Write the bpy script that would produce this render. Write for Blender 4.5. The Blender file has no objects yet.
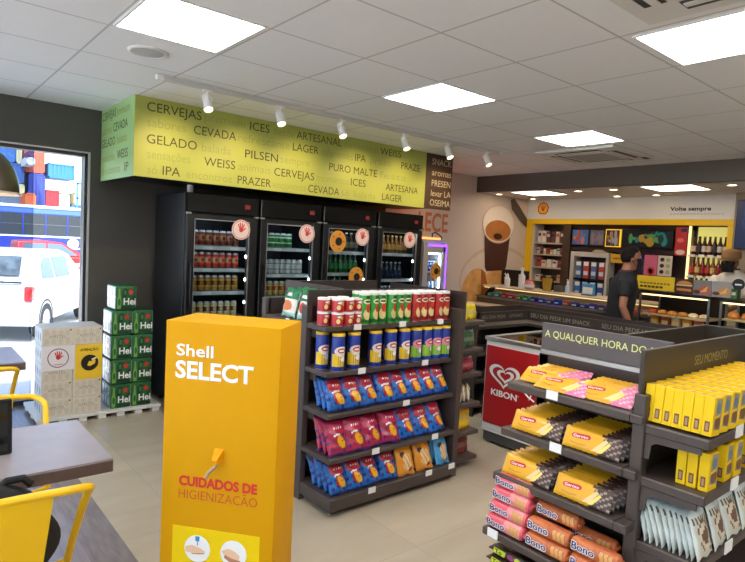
import bpy, bmesh, math, random
from mathutils import Vector, Matrix
random.seed(7)
SC = bpy.context.scene
COL = SC.collection
PI = math.pi

# ------------------------------------------------------------------ materials
def lin(c):
    c = c / 255.0
    return c / 12.92 if c <= 0.04045 else ((c + 0.055) / 1.055) ** 2.4
def rgb(t):
    return (lin(t[0]), lin(t[1]), lin(t[2]), 1.0)
MATS = {}
def M(name, col=(128, 128, 128), rough=0.5, metal=0.0, emit=0.0, ecol=None, noise=0.0, nscale=8.0, bump=0.0, coat=0.0, spec=0.5, subs=0.0):
    if name in MATS: return MATS[name]
    m = bpy.data.materials.new(name); m.use_nodes = True
    nt = m.node_tree; b = nt.nodes['Principled BSDF']
    c = rgb(col)
    b.inputs['Base Color'].default_value = c
    b.inputs['Roughness'].default_value = rough
    b.inputs['Metallic'].default_value = metal
    b.inputs['Specular IOR Level'].default_value = spec
    b.inputs['Coat Weight'].default_value = coat
    if emit > 0:
        b.inputs['Emission Color'].default_value = rgb(ecol or col)
        b.inputs['Emission Strength'].default_value = emit
    if noise > 0 or bump > 0:
        tc = nt.nodes.new('ShaderNodeTexCoord'); n = nt.nodes.new('ShaderNodeTexNoise')
        n.inputs['Scale'].default_value = nscale; n.inputs['Detail'].default_value = 4
        nt.links.new(tc.outputs['Object'], n.inputs['Vector'])
        if noise > 0:
            r = nt.nodes.new('ShaderNodeMapRange')
            r.inputs['From Min'].default_value = 0.3; r.inputs['From Max'].default_value = 0.7
            r.inputs['To Min'].default_value = 1 - noise; r.inputs['To Max'].default_value = 1 + noise
            nt.links.new(n.outputs['Fac'], r.inputs['Value'])
            mx = nt.nodes.new('ShaderNodeVectorMath'); mx.operation = 'SCALE'
            mx.inputs[0].default_value = c[:3]
            nt.links.new(r.outputs['Result'], mx.inputs['Scale'])
            nt.links.new(mx.outputs['Vector'], b.inputs['Base Color'])
        if bump > 0:
            bp = nt.nodes.new('ShaderNodeBump'); bp.inputs['Strength'].default_value = bump
            bp.inputs['Distance'].default_value = 0.01
            nt.links.new(n.outputs['Fac'], bp.inputs['Height']); nt.links.new(bp.outputs['Normal'], b.inputs['Normal'])
    MATS[name] = m
    return m
def glass(name, tint=(255, 255, 255), refl=0.1, rough=0.0):
    if name in MATS: return MATS[name]
    m = bpy.data.materials.new(name); m.use_nodes = True; nt = m.node_tree
    nt.nodes.remove(nt.nodes['Principled BSDF'])
    out = nt.nodes['Material Output']
    t = nt.nodes.new('ShaderNodeBsdfTransparent'); t.inputs['Color'].default_value = rgb(tint)
    g = nt.nodes.new('ShaderNodeBsdfGlossy'); g.inputs['Roughness'].default_value = rough
    f = nt.nodes.new('ShaderNodeLayerWeight'); f.inputs['Blend'].default_value = refl
    x = nt.nodes.new('ShaderNodeMixShader')
    nt.links.new(f.outputs['Fresnel'], x.inputs[0]); nt.links.new(t.outputs[0], x.inputs[1]); nt.links.new(g.outputs[0], x.inputs[2])
    nt.links.new(x.outputs[0], out.inputs['Surface'])
    MATS[name] = m; return m

def tile_mat(name, col, line, sx, sy, ox, oy, lw, rough=0.5, noise=0.05, nscale=3.0, depth=0.3, streak=None):
    """square tile grid worked out from object coordinates (objects sit at the origin)"""
    m = bpy.data.materials.new(name); m.use_nodes = True; nt = m.node_tree; N = nt.nodes; L = nt.links
    b = N['Principled BSDF']; b.inputs['Roughness'].default_value = rough
    tc = N.new('ShaderNodeTexCoord'); sp = N.new('ShaderNodeSeparateXYZ'); L.new(tc.outputs['Object'], sp.inputs[0])
    def math_(op, a, bb=None):
        n = N.new('ShaderNodeMath'); n.operation = op
        for i, v in enumerate((a, bb)):
            if v is None: continue
            if isinstance(v, (int, float)): n.inputs[i].default_value = v
            else: L.new(v, n.inputs[i])
        return n.outputs[0]
    def line_(s, o, size):
        u = math_('DIVIDE', math_('SUBTRACT', s, o), size)
        fr = math_('ABSOLUTE', math_('SUBTRACT', math_('FRACT', u), 0.5))
        return math_('GREATER_THAN', fr, 0.5 - lw / size / 2), math_('FLOOR', u)
    lx, ix = line_(sp.outputs[0], ox, sx); ly, iy = line_(sp.outputs[1], oy, sy)
    ln = math_('MAXIMUM', lx, ly)
    n = N.new('ShaderNodeTexNoise'); n.inputs['Scale'].default_value = nscale; n.inputs['Detail'].default_value = 6
    if streak:
        mp = N.new('ShaderNodeMapping'); mp.inputs['Scale'].default_value = streak; L.new(tc.outputs['Object'], mp.inputs[0]); L.new(mp.outputs[0], n.inputs['Vector'])
    else: L.new(tc.outputs['Object'], n.inputs['Vector'])
    wn = N.new('ShaderNodeTexWhiteNoise'); wn.noise_dimensions = '2D'
    cx = N.new('ShaderNodeCombineXYZ'); L.new(ix, cx.inputs[0]); L.new(iy, cx.inputs[1]); L.new(cx.outputs[0], wn.inputs['Vector'])
    fac = math_('ADD', math_('MULTIPLY', math_('SUBTRACT', n.outputs['Fac'], 0.5), noise * 4), math_('ADD', 1.0, math_('MULTIPLY', math_('SUBTRACT', wn.outputs['Value'], 0.5), noise)))
    sc = N.new('ShaderNodeVectorMath'); sc.operation = 'SCALE'; sc.inputs[0].default_value = rgb(col)[:3]; L.new(fac, sc.inputs['Scale'])
    mx = N.new('ShaderNodeMix'); mx.data_type = 'RGBA'; L.new(ln, mx.inputs['Factor']); L.new(sc.outputs[0], mx.inputs['A']); mx.inputs['B'].default_value = rgb(line)
    L.new(mx.outputs['Result'], b.inputs['Base Color'])
    if depth:
        bp = N.new('ShaderNodeBump'); bp.inputs['Strength'].default_value = depth; bp.inputs['Distance'].default_value = 0.004; bp.invert = True
        L.new(ln, bp.inputs['Height']); L.new(bp.outputs['Normal'], b.inputs['Normal'])
    return m

# ------------------------------------------------------------------ mesh builder
_txt = {}
def text_geo(s, bold=0.0, depth=0.0):
    k = (s, bold, depth)
    if k not in _txt:
        cu = bpy.data.curves.new('t', 'FONT'); cu.body = s; cu.size = 1.0; cu.offset = bold; cu.extrude = depth; cu.resolution_u = 3
        ob = bpy.data.objects.new('t', cu); COL.objects.link(ob)
        dg = bpy.context.evaluated_depsgraph_get()
        me = ob.evaluated_get(dg).to_mesh()
        v = [tuple(p.co) for p in me.vertices]; f = [tuple(p.vertices) for p in me.polygons]
        ob.evaluated_get(dg).to_mesh_clear()
        bpy.data.objects.remove(ob); bpy.data.curves.remove(cu)
        xs = [p[0] for p in v] or [0]; x0 = min(xs); x1 = max(xs)
        v = [(p[0] - x0, p[1], p[2]) for p in v]
        _txt[k] = (v, f, x1 - x0)
    return _txt[k]
def frame(o, r, u):
    """matrix whose x axis is r, y axis u, z axis r x u, at o"""
    r = Vector(r).normalized(); u = Vector(u).normalized(); n = r.cross(u)
    m = Matrix((r, u, n)).transposed().to_4x4(); m.translation = Vector(o); return m
_bev = {}
class MB:
    def __init__(s): s.v = []; s.f = []; s.m = []; s.mats = []
    def mi(s, m):
        if m not in s.mats: s.mats.append(m)
        return s.mats.index(m)
    def add(s, v, f, mat, T=None):
        o = len(s.v)
        s.v += [tuple(T @ Vector(p)) for p in v] if T is not None else [tuple(p) for p in v]
        k = [s.mi(x) for x in mat] if isinstance(mat, list) else [s.mi(mat)] * len(f)
        s.f += [tuple(i + o for i in q) for q in f]; s.m += k
        return s
    def box(s, lo, hi, mat, bev=0.0, T=None, seg=1):
        lo = [min(a, b) for a, b in zip(lo, hi)], [max(a, b) for a, b in zip(lo, hi)]
        lo, hi = lo
        d = [h - l for l, h in zip(lo, hi)]
        if bev <= 0:
            v = [(x, y, z) for x in (lo[0], hi[0]) for y in (lo[1], hi[1]) for z in (lo[2], hi[2])]
            f = [(0, 1, 3, 2), (4, 6, 7, 5), (0, 4, 5, 1), (2, 3, 7, 6), (0, 2, 6, 4), (1, 5, 7, 3)]
            return s.add(v, f, mat, T)
        k = (tuple(round(x, 4) for x in d), round(bev, 4), seg)
        if k not in _bev:
            bm = bmesh.new(); bmesh.ops.create_cube(bm, size=1.0)
            for p in bm.verts: p.co = Vector([p.co[i] * d[i] for i in range(3)])
            bmesh.ops.bevel(bm, geom=bm.edges[:], offset=min(bev, min(d) * 0.45), segments=seg, affect='EDGES', profile=0.5)
            bm.verts.index_update()
            _bev[k] = ([tuple(p.co) for p in bm.verts], [tuple(q.index for q in fc.verts) for fc in bm.faces]); bm.free()
        v, f = _bev[k]; c = [(a + b) / 2 for a, b in zip(lo, hi)]
        return s.add([(p[0] + c[0], p[1] + c[1], p[2] + c[2]) for p in v], f, mat, T)
    def lathe(s, prof, mat, n=16, T=None, cap=True):
        v = []; f = []; mm = []
        for r, z in prof:
            for i in range(n): v.append((r * math.cos(2 * PI * i / n), r * math.sin(2 * PI * i / n), z))
        for j in range(len(prof) - 1):
            for i in range(n):
                k = (i + 1) % n
                f.append((j * n + i, j * n + k, (j + 1) * n + k, (j + 1) * n + i)); mm.append(mat[j] if isinstance(mat, list) else mat)
        if cap:
            if prof[0][0] > 1e-6: f.append(tuple(reversed(range(n)))); mm.append(mat[0] if isinstance(mat, list) else mat)
            if prof[-1][0] > 1e-6: f.append(tuple((len(prof) - 1) * n + i for i in range(n))); mm.append(mat[-1] if isinstance(mat, list) else mat)
        return s.add(v, f, mm, T)
    def tube(s, pts, r, mat, n=8, T=None, closed=False):
        pts = [Vector(p) for p in pts]; v = []; f = []; N = len(pts); up = None
        rs = r if isinstance(r, (list, tuple)) else [r] * N
        for i, p in enumerate(pts):
            a = pts[i - 1] if (i > 0 or closed) else p; b = pts[(i + 1) % N] if (i < N - 1 or closed) else p
            d = (b - a).normalized()
            if up is None: up = d.orthogonal().normalized()
            up = (up - d * up.dot(d)).normalized(); w = d.cross(up)
            for k in range(n):
                t = 2 * PI * k / n; v.append(p + (up * math.cos(t) + w * math.sin(t)) * rs[i])
        for i in range(N if closed else N - 1):
            j = (i + 1) % N
            for k in range(n): f.append((i * n + k, i * n + (k + 1) % n, j * n + (k + 1) % n, j * n + k))
        if not closed: f.append(tuple(reversed(range(n)))); f.append(tuple((N - 1) * n + k for k in range(n)))
        return s.add(v, f, mat, T)
    def poly(s, pts, th, mat, T=None, side=None):
        """flat outline (2D) extruded from z=0 to z=th"""
        n = len(pts); v = [(p[0], p[1], 0) for p in pts] + [(p[0], p[1], th) for p in pts]
        f = [tuple(reversed(range(n))), tuple(range(n, 2 * n))] + [(i, (i + 1) % n, n + (i + 1) % n, n + i) for i in range(n)]
        return s.add(v, f, mat, T)
    def text(s, st, T, mat, h=0.1, w=None, bold=0.0, depth=0.001, align='L'):
        v, f, tw = text_geo(st, bold, 0.0)
        sy = h / 0.72; sx = (w / tw) if w else sy
        ox = {'L': 0, 'C': -tw * sx / 2, 'R': -tw * sx}[align]
        return s.add([(p[0] * sx + ox, p[1] * sy, depth) for p in v], f, mat, T)
    def build(s, name, parent=None, loc=None, rotz=0.0, sharp=35):
        me = bpy.data.meshes.new(name); me.from_pydata(s.v, [], s.f)
        for m in s.mats: me.materials.append(m)
        me.polygons.foreach_set('material_index', s.m)
        me.polygons.foreach_set('use_smooth', [True] * len(s.f)); me.update()
        me.set_sharp_from_angle(angle=math.radians(sharp))
        o = bpy.data.objects.new(name, me); COL.objects.link(o)
        if parent: o.parent = parent
        if loc: o.location = loc
        o.rotation_euler.z = rotz
        return o
def tag(o, label=None, cat=None, group=None, kind=None):
    if label: o['label'] = label
    if cat: o['category'] = cat
    if group: o['group'] = group
    if kind: o['kind'] = kind
    return o
def thing(name, label, cat, loc=(0, 0, 0), rotz=0.0, group=None):
    o = bpy.data.objects.new(name, None); o.empty_display_size = 0.1; COL.objects.link(o)
    o.location = loc; o.rotation_euler.z = rotz
    return tag(o, label, cat, group)
KIDS = {}
def copy_tree(o, parent=None):
    c = o.copy(); COL.objects.link(c); c.parent = parent
    for ch in list(o.children): copy_tree(ch, c)
    return c
class Proto:
    """first use hands out the prototype itself, every later use a copy of it and of its parts"""
    def __init__(s, o): s.o = o; s.used = False
    def put(s, label, cat, group, loc, rot=(0, 0, 0)):
        o = s.o if not s.used else copy_tree(s.o)
        s.used = True
        o.location = loc; o.rotation_euler = rot
        return tag(o, label, cat, group)
ORD = ['first', 'second', 'third', 'fourth', 'fifth', 'sixth', 'seventh', 'eighth', 'ninth', 'tenth', 'eleventh', 'twelfth', 'thirteenth', 'fourteenth', 'fifteenth', 'sixteenth']
def root_mesh(): return None
def ell(cx, cy, rx, ry, n=28, a0=0, a1=2 * PI):
    return [(cx + rx * math.cos(a0 + (a1 - a0) * i / n), cy + ry * math.sin(a0 + (a1 - a0) * i / n)) for i in range(n + (0 if abs(a1 - a0 - 2 * PI) < 1e-6 else 1))]
def disc(mb, T, cx, cy, rx, ry, mat, th=0.001, n=28): mb.poly(ell(cx, cy, rx, ry, n), th, mat, T)

def word(par, st, T, mat, h, w=None, bold=0.0, label=None, depth=.001):
    sx = (w / text_geo(st, bold)[2]) if w else h / .72
    ws = st.split(' ')
    for i, q in enumerate(ws):
        x = (text_geo(' '.join(ws[:i + 1]), bold)[2] - text_geo(q, bold)[2]) * sx
        b = MB(); b.text(q, T @ Matrix.Translation((x, 0, 0)), mat, h, text_geo(q, bold)[2] * sx, bold, depth); o = tag(b.build('lettering', par), label)
    return o
# front-facing frames: plane y = Y seen from -y, plane x = X seen from -x
def FY(x, Y, z): return frame((x, Y, z), (1, 0, 0), (0, 0, 1))
def FX(X, y, z): return frame((X, y, z), (0, -1, 0), (0, 0, 1))
# ------------------------------------------------------------------ common materials
WHITE = M('white_paint', (235, 235, 232), 0.5)
BLACK = M('black_plastic', (14, 14, 15), 0.35)
BLACKG = M('black_gloss', (10, 11, 13), 0.12, coat=0.4)
DKBROWN = M('dark_brown_laminate', (54, 44, 40), 0.5, noise=0.06, nscale=20)
GREYBR = M('grey_brown_laminate', (74, 64, 59), 0.45, noise=0.05, nscale=20)
ALU = M('aluminium', (190, 190, 190), 0.35, metal=0.9)
STEEL = M('steel', (150, 150, 150), 0.3, metal=1.0)
YEL = M('yellow_enamel', (246, 196, 8), 0.35, coat=0.2)
PAPER = M('white_paper', (238, 238, 236), 0.6)
REDP = M('red_print', (205, 35, 40), 0.5)
BLKP = M('black_print', (20, 20, 20), 0.5)
CHROME = M('chrome', (210, 210, 210), 0.15, metal=1.0)
RUBBER = M('rubber', (25, 25, 26), 0.7)

# ------------------------------------------------------------------ room shell
YW = 5.78; CZ = 2.68
def struct(name, mb): return tag(mb.build(name), kind='structure')
mb = MB(); mb.box((0.92, -2.5, -0.08), (8.9, YW + 0.2, 0.0), tile_mat('beige_porcelain', (180, 168, 147), (166, 154, 134), 0.9, 0.9, 0.35, 0.29, 0.004, 0.22, 0.09, 1.4, 0.06, streak=(1.0, 3.5, 1))); struct('floor', mb)
mb = MB(); mb.box((-3.2, -2.5, -0.08), (0.92, YW + 0.2, 0.0), tile_mat('dark_wood_vinyl', (128, 119, 118), (112, 103, 103), 0.18, 1.2, 0.02, 0.3, 0.002, 0.27, 0.22, 9.0, 0.1, streak=(4.0, 0.6, 1)))
struct('floor', mb)
CEIL = tile_mat('ceiling_tile', (241, 241, 240), (196, 195, 192), 0.625, 0.6133, 0.89, 3.347, 0.012, 0.75, 0.012, 30, 0.4)
mb = MB(); mb.box((-3.2, -2.5, CZ), (6.8, YW + 0.2, CZ + 0.1), CEIL); struct('ceiling', mb)
mb = MB(); mb.box((6.8, -2.5, 2.45), (8.9, YW + 0.2, 2.5), M('plaster_ceiling', (214, 210, 203), 0.8)); struct('ceiling', mb)
mb = MB(); mb.box((6.79, -2.5, 2.45), (6.85, YW, CZ), M('soffit_grey', (98, 90, 82), 0.6)); struct('trim_1', mb)
DKW = M('dark_wall_paint', (72, 70, 66), 0.6, noise=0.03, nscale=4)
mb = MB()
mb.box((-3.2, YW, 2.292), (1.40, YW + 0.2, CZ), DKW); mb.box((1.40, YW, 0), (5.0, YW + 0.2, CZ), DKW)
struct('wall_back', mb)
LTW = M('light_wall_paint', (220, 204, 190), 0.6)
mb = MB(); mb.box((5.0, YW, 0), (8.9, YW + 0.2, CZ), LTW); struct('wall_back', mb)
PANELW = M('white_wall_panel', (226, 223, 216), 0.5)
mb = MB(); mb.box((8.45, -2.5, 0), (8.6, YW, 2.5), M('far_wall_paint', (150, 140, 128), 0.6)); struct('wall_right', mb)
M('side_wall_paint', (214, 212, 208), 0.6)
mb = MB(); mb.box((-3.2, -2.5, 2.35), (-3.1, YW, CZ), MATS['side_wall_paint']); mb.box((-3.2, -2.5, 0), (-3.1, -1.9, 2.35), MATS['side_wall_paint']); mb.box((-3.2, 5.4, 0), (-3.1, YW, 2.35), MATS['side_wall_paint']); struct('wall_left', mb)
win = tag(bpy.data.objects.new('added_light_window', None), kind='structure'); COL.objects.link(win)  # unseen glazing on the left, added to let in more daylight
mb = MB()
for y in (-1.9, -.45, 1.0, 2.45, 3.9, 5.36): mb.box((-3.19, y, 0), (-3.11, y + .04, 2.35), M('window_frame_dark', (34, 35, 38), 0.4))
mb.box((-3.19, -1.9, 2.31), (-3.11, 5.4, 2.35), MATS['window_frame_dark']); mb.box((-3.19, -1.9, 0), (-3.11, 5.4, .05), MATS['window_frame_dark'])
mb.build('window_frame', win)
mb = MB(); mb.box((-3.154, -1.86, .05), (-3.148, 5.36, 2.31), glass('clear_glass', (246, 250, 252), 0.04)); mb.build('pane', win)
mb = MB(); mb.box((-3.2, -2.5, 0), (8.9, -2.4, CZ), MATS['side_wall_paint']); struct('wall_front', mb)

# shop window
FRD = M('window_frame_dark', (34, 35, 38), 0.4); FRL = M('window_frame_light', (186, 188, 188), 0.35, metal=0.4)
win = tag(bpy.data.objects.new('window_1', None), kind='structure'); COL.objects.link(win)
mb = MB()
mb.box((1.360, YW + 0.02, 0.0), (1.386, YW + 0.14, 2.272), FRD); mb.box((-3.1, YW + 0.02, 2.25), (1.386, YW + 0.14, 2.28), FRD)
mb.box((-3.1, YW + 0.04, 0.0), (1.372, YW + 0.14, 0.045), FRD)
mb.box((1.386, YW - 0.004, 0.0), (1.402, YW + 0.14, 2.292), FRL); mb.box((-3.1, YW - 0.004, 2.28), (1.402, YW + 0.14, 2.292), FRL)
mb.build('window_frame', win)
mb = MB(); mb.box((0.955, YW + 0.09, 0.045), (1.36, YW + 0.098, 2.25), glass('clear_glass', (246, 250, 252), 0.04)); mb.build('pane', win)
mb = MB(); mb.box((-3.1, YW + 0.07, 0.045), (0.965, YW + 0.078, 2.25), glass('tinted_glass', (205, 214, 224), 0.06)); mb.build('pane', win)

# ------------------------------------------------------------------ ceiling fittings
LEDM = M('led_diffuser', (255, 252, 248), 0.6, emit=7.6, ecol=(255, 251, 246))
PFR = M('panel_frame', (235, 235, 233), 0.5)
LEDW = M('led_diffuser_warm', (255, 244, 225), 0.6, emit=4.0, ecol=(255, 238, 212))
def ceiling_light(x, y, z, label, h=0.29, mat=LEDM):
    t = thing('ceiling_light', label, 'ceiling light', (x, y, z), 0, 'LED ceiling panels')
    w = 0.278
    b = MB()
    for a in ((-w - .012, -h - .012, w + .012, -h), (-w - .012, h, w + .012, h + .012), (-w - .012, -h, -w, h), (w, -h, w + .012, h)):
        b.box((a[0], a[1], -0.008), (a[2], a[3], 0.0), PFR)
    b.build('frame', t)
    b = MB(); b.box((-w, -h, -0.005), (w, h, -0.001), mat); b.build('diffuser', t)
for x, y, lb in ((1.195, 3.02, 'square LED panel in the ceiling before the left end of the yellow-green sign'),
                 (3.07, 3.02, 'square LED panel in the ceiling right of the track spotlights, middle of the row'),
                 (4.96, 3.02, 'square LED panel beside the slatted air conditioning cassette'),
                 (1.195, 1.16, 'added unseen LED panel in the ceiling above the camera'),  # this panel and the next three are unseen, added to light the room
                 (4.96, 1.16, 'added LED panel in the ceiling out of view on the right'),
                 (-0.68, 3.02, 'added unseen LED panel in the ceiling over the dining tables'),
                 (1.195, -0.7, 'added unseen LED panel in the ceiling behind the camera')):
    ceiling_light(x, y, CZ, lb)
ceiling_light(3.09, 0.845, CZ, 'longest LED panel, in the ceiling over the right shelf', 0.60)
ceiling_light(-0.68, 1.16, CZ, 'added unseen LED panel in the ceiling left of the camera')  # these last three main-ceiling panels are unseen, added for frontal light
ceiling_light(-0.68, -0.7, CZ, 'added unseen LED panel in the ceiling behind and left of the camera')
ceiling_light(3.09, -1.3, CZ, 'added unseen LED panel in the ceiling behind and right of the camera')
ceiling_light(7.2, 4.96, 2.45, 'LED panel in the lowered ceiling near the coffee cup mural', mat=LEDW)
ceiling_light(7.2, 3.06, 2.45, 'LED panel in the lowered ceiling over the food counter', mat=LEDW)
DLM = M('downlight_lens', (255, 240, 215), 0.5, emit=7.0, ecol=(255, 226, 180))
def downlight(x, y, lb):
    t = thing('downlight', lb, 'downlight', (x, y, 2.45), 0, 'recessed downlights')
    b = MB(); b.lathe([(0.062, 0), (0.062, -0.008), (0.045, -0.010), (0.045, -0.002)], WHITE, 20); b.build('trim_ring', t)
    b = MB(); b.lathe([(0.045, -0.004), (0.02, -0.007), (0.0005, -0.008)], DLM, 20); b.build('lens', t)
for x, y, lb in ((7.1, 4.28, 'left recessed downlight of the pair between the two lowered LED panels'), (7.1, 3.78, 'right recessed downlight of the pair between the two lowered LED panels'),
                 (7.9, 4.15, 'recessed downlight close to the white panel, above the menu screens'), (7.9, 3.60, 'recessed downlight close to the white panel, left of its wording'),
                 (7.1, 2.42, 'recessed downlight at the far right of the lowered ceiling'), (7.1, 5.6, 'recessed downlight beside the coffee cup mural'), (7.9, 5.55, 'recessed downlight in the corner above the scallop emblem')):
    downlight(x, y, lb)
# loudspeaker
t = thing('ceiling_speaker', 'round white loudspeaker grille set in the ceiling', 'speaker', (1.19, 3.64, CZ))
b = MB(); b.lathe([(0.115, 0), (0.115, -0.006), (0.1, -0.012), (0.094, -0.008)], WHITE, 28); b.build('ring', t)
b = MB(); b.lathe([(0.094, -0.008), (0.05, -0.010), (0.0005, -0.011)], M('speaker_grille', (190, 190, 188), 0.6, noise=0.1, nscale=300), 28); b.build('grille', t)
# air conditioning cassettes
ACW = M('cassette_white', (222, 220, 214), 0.5); ACD = M('cassette_slot', (60, 58, 55), 0.6)
def cassette(x, y, lb, s=0.45):
    t = thing('air_conditioner', lb, 'air conditioner', (x, y, CZ), 0, 'ceiling air conditioners')
    b = MB(); b.box((-s, -s, -0.03), (s, s, 0), ACW, 0.012); b.build('panel', t)
    b = MB(); b.box((-s * .5, -s * .5, -0.036), (s * .5, s * .5, -0.03), ACW, 0.002)
    for i in range(14): b.box((-s * .46, -s * .46 + i * s * .07, -0.0385), (s * .46, -s * .46 + i * s * .07 + s * .025, -0.036), M('cassette_groove', (150, 147, 140), 0.6))
    b.build('intake_grille', t)
    for k in range(4):
        b = MB(); T = Matrix.Rotation(k * PI / 2, 4, 'Z')
        b.box((-s * .55, s * .62, -0.033), (s * .55, s * .82, -0.0295), ACD, 0, T)
        b.box((-s * .53, s * .66, -0.040), (s * .53, s * .74, -0.033), ACW, 0.002, T); b.build('louver', t)
    b = MB(); b.box((s * .6, -s * .95, -0.034), (s * .85, -s * .84, -0.03), BLKP); b.build('display', t)
cassette(5.8, 3.34, 'white air conditioning cassette near the soffit')
cassette(2.19, 0.85, 'white air conditioning cassette at the top edge of the photo', 0.46)
# track and spotlights
t = thing('light_track', 'long white lighting track on the ceiling in front of the sign', 'light track', (1.42, 4.1, CZ))
b = MB(); b.box((0, -0.018, -0.034), (3.75, 0.018, 0), M('track_white', (205, 203, 198), 0.4), 0.003); b.build('rail', t)
for xe in (0, 3.74):
    b = MB(); b.box((xe - .02, -0.02, -0.036), (xe + .03, 0.02, 0), WHITE, 0.003); b.build('end_cap', t)
SPW = M('spot_white', (238, 238, 236), 0.35)
SPL = M('spot_lens', (255, 235, 200), 0.4, emit=5.0, ecol=(255, 225, 170))
nm = ['leftmost', 'second', 'third', 'fourth', 'fifth', 'rightmost']
proto = None
for i, x in enumerate((1.77, 2.38, 2.99, 3.74, 4.34, 4.95)):
    if proto is None:
        t = thing('spotlight', '', 'spotlight')
        b = MB(); b.box((-.035, -.016, -.016), (.035, .016, 0), SPW, .003); b.build('adapter', t)
        b = MB(); b.tube([(0, 0, -.014), (0, 0, -.05)], .008, SPW); b.tube([(-.034, 0, -.09), (-.034, 0, -.055), (-.02, 0, -.05), (.02, 0, -.05), (.034, 0, -.055), (.034, 0, -.09)], .005, SPW); b.build('yoke', t)
        T = Matrix.Translation((0, 0, -.088)) @ Matrix.Rotation(math.radians(-30), 4, 'X')
        b = MB(); b.lathe([(.012, .062), (.024, .058), (.028, .02), (.028, -.03), (.036, -.062), (.036, -.07), (.031, -.07), (.026, -.045)], SPW, 18, T, cap=False); b.lathe([(.0005, .064), (.012, .062)], SPW, 18, T, cap=False); h = b.build('lamp_head', t)
        b = MB(); b.lathe([(.030, -.058), (.0005, -.056)], SPL, 18, T, cap=False); b.build('lens', h)
        proto = Proto(t)
    proto.put('%s white spotlight%s on the lighting track' % (nm[i], '' if i in (0, 5) else ' from the left'), 'spotlight', 'track spotlights', (x, 4.1, CZ - 0.03))
    li = bpy.data.lights.new('spot_beam', 'SPOT'); li.energy = 14; li.color = (1.0, 0.74, 0.36); li.spot_size = math.radians(72); li.spot_blend = 1.0; li.shadow_soft_size = 0.03
    lo = bpy.data.objects.new('spot_beam', li); COL.objects.link(lo); lo.location = (x, 4.1 + .042, CZ - .03 - .155)
    lo.rotation_euler = Vector((0.0, 0.69, -0.34)).to_track_quat('-Z', 'Y').to_euler()
# ------------------------------------------------------------------ illuminated looking beer sign (canopy over the coolers)
SGN = M('sign_lime', (170, 176, 82), 0.5, noise=0.02, nscale=3); SGD = M('sign_lettering', (70, 70, 34), 0.6); SGF = M('sign_faint_lettering', (150, 158, 80), 0.6)
SGL = M('sign_lime_daylit', (158, 196, 128), 0.5)  # sign lime with the daylight on the side panel painted into it
SBR = M('sign_brown', (66, 42, 32), 0.55); SBT = M('sign_cream_lettering', (190, 176, 150), 0.6)
t = thing('hanging_sign', 'long lime green and brown sign box lettered with beer words above the coolers', 'sign', (1.49, 4.83, 2.04))
b = MB(); b.box((0.01, 0.01, 0.03), (3.70, 0.94, 0.638), BLKP); b.build('sign_box', t)
b = MB(); b.box((0, 0, 0), (3.27, 0.012, 0.638), SGN); fp = b.build('front_panel', t)
b = MB(); b.box((0, 0.012, 0), (0.012, 0.94, 0.638), SGL); lp = b.build('side_panel', t)
b = MB(); b.box((3.27, -0.002, 0), (3.715, 0.012, 0.638), SBR); bp_ = b.build('brown_panel', t)
for w, x, z, wd in (('CERVEJAS', 1.585, 2.57, 0.457), ('CEVADA', 1.978, 2.448, 0.39), ('GELADO', 1.589, 2.314, 0.42), ('WEISS', 2.078, 2.194, 0.291), ('IPA', 1.723, 2.073, 0.148), ('ICES', 2.501, 2.568, 0.2), ('ARTESANAL', 2.997, 2.566, 0.537), ('LAGER', 2.96, 2.449, 0.298), ('PILSEN', 2.462, 2.314, 0.34), ('PRAZER', 2.398, 2.072, 0.34), ('CERVEJAS', 2.768, 2.188, 0.451), ('PURO MALTE', 3.395, 2.312, 0.63), ('IPA', 3.718, 2.448, 0.141), ('CEVADA', 3.155, 2.07, 0.379), ('WEISS', 4.055, 2.562, 0.306), ('PRAZE', 4.371, 2.446, 0.29), ('ICES', 3.677, 2.19, 0.2), ('ARTESANA', 4.16, 2.188, 0.488), ('LAGER', 4.113, 2.076, 0.296)):
    word(fp, w, FY(x - 1.49, 0, z - 2.04), SGD, 0.076, wd, 0.0)
for w, x, z, wd in (('premium', 2.073, 2.575, 0.377), ('sabores', 1.588, 2.448, 0.323), ('balada', 2.051, 2.314, 0.274), ('sensações', 1.595, 2.194, 0.36), ('só', 1.598, 2.07, 0.08), ('encontros', 1.923, 2.07, 0.421), ('refrescante', 2.388, 2.45, 0.54), ('animais', 2.40, 2.194, 0.33), ('desde', 2.74, 2.566, 0.23), ('sempre', 2.83, 2.314, 0.33), ('sensacional', 3.57, 2.566, 0.45), ('diferentes', 3.29, 2.448, 0.40), ('prazo', 3.92, 2.448, 0.30), ('festa', 4.06, 2.312, 0.4), ('momentos', 3.25, 2.19, 0.40), ('encontros', 2.76, 2.07, 0.37), ('só', 3.56, 2.07, 0.10), ('balada', 3.72, 2.07, 0.30)):
    word(fp, w, FY(x - 1.49, 0, z - 2.04), SGF, 0.075, wd, 0.0, 'faint pale green word')
for w, y, z, wd in (('CERVEJAS', 5.74, 2.575, 0.41), ('CEVADA', 5.40, 2.448, 0.40), ('GELADO', 5.75, 2.335, 0.41), ('WEISS', 5.27, 2.205, 0.29), ('IP', 5.06, 2.09, 0.1)):
    word(lp, w, FX(0, y - 4.83, z - 2.04), SGD, 0.075, wd)
for w, y, z, wd in (('premium', 5.29, 2.575, 0.33), ('sabores', 5.74, 2.448, 0.30), ('balada', 5.28, 2.335, 0.27), ('sensações', 5.74, 2.205, 0.38), ('só encontros', 5.74, 2.09, 0.55)):
    word(lp, w, FX(0, y - 4.83, z - 2.04), SGF, 0.075, wd)
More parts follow.
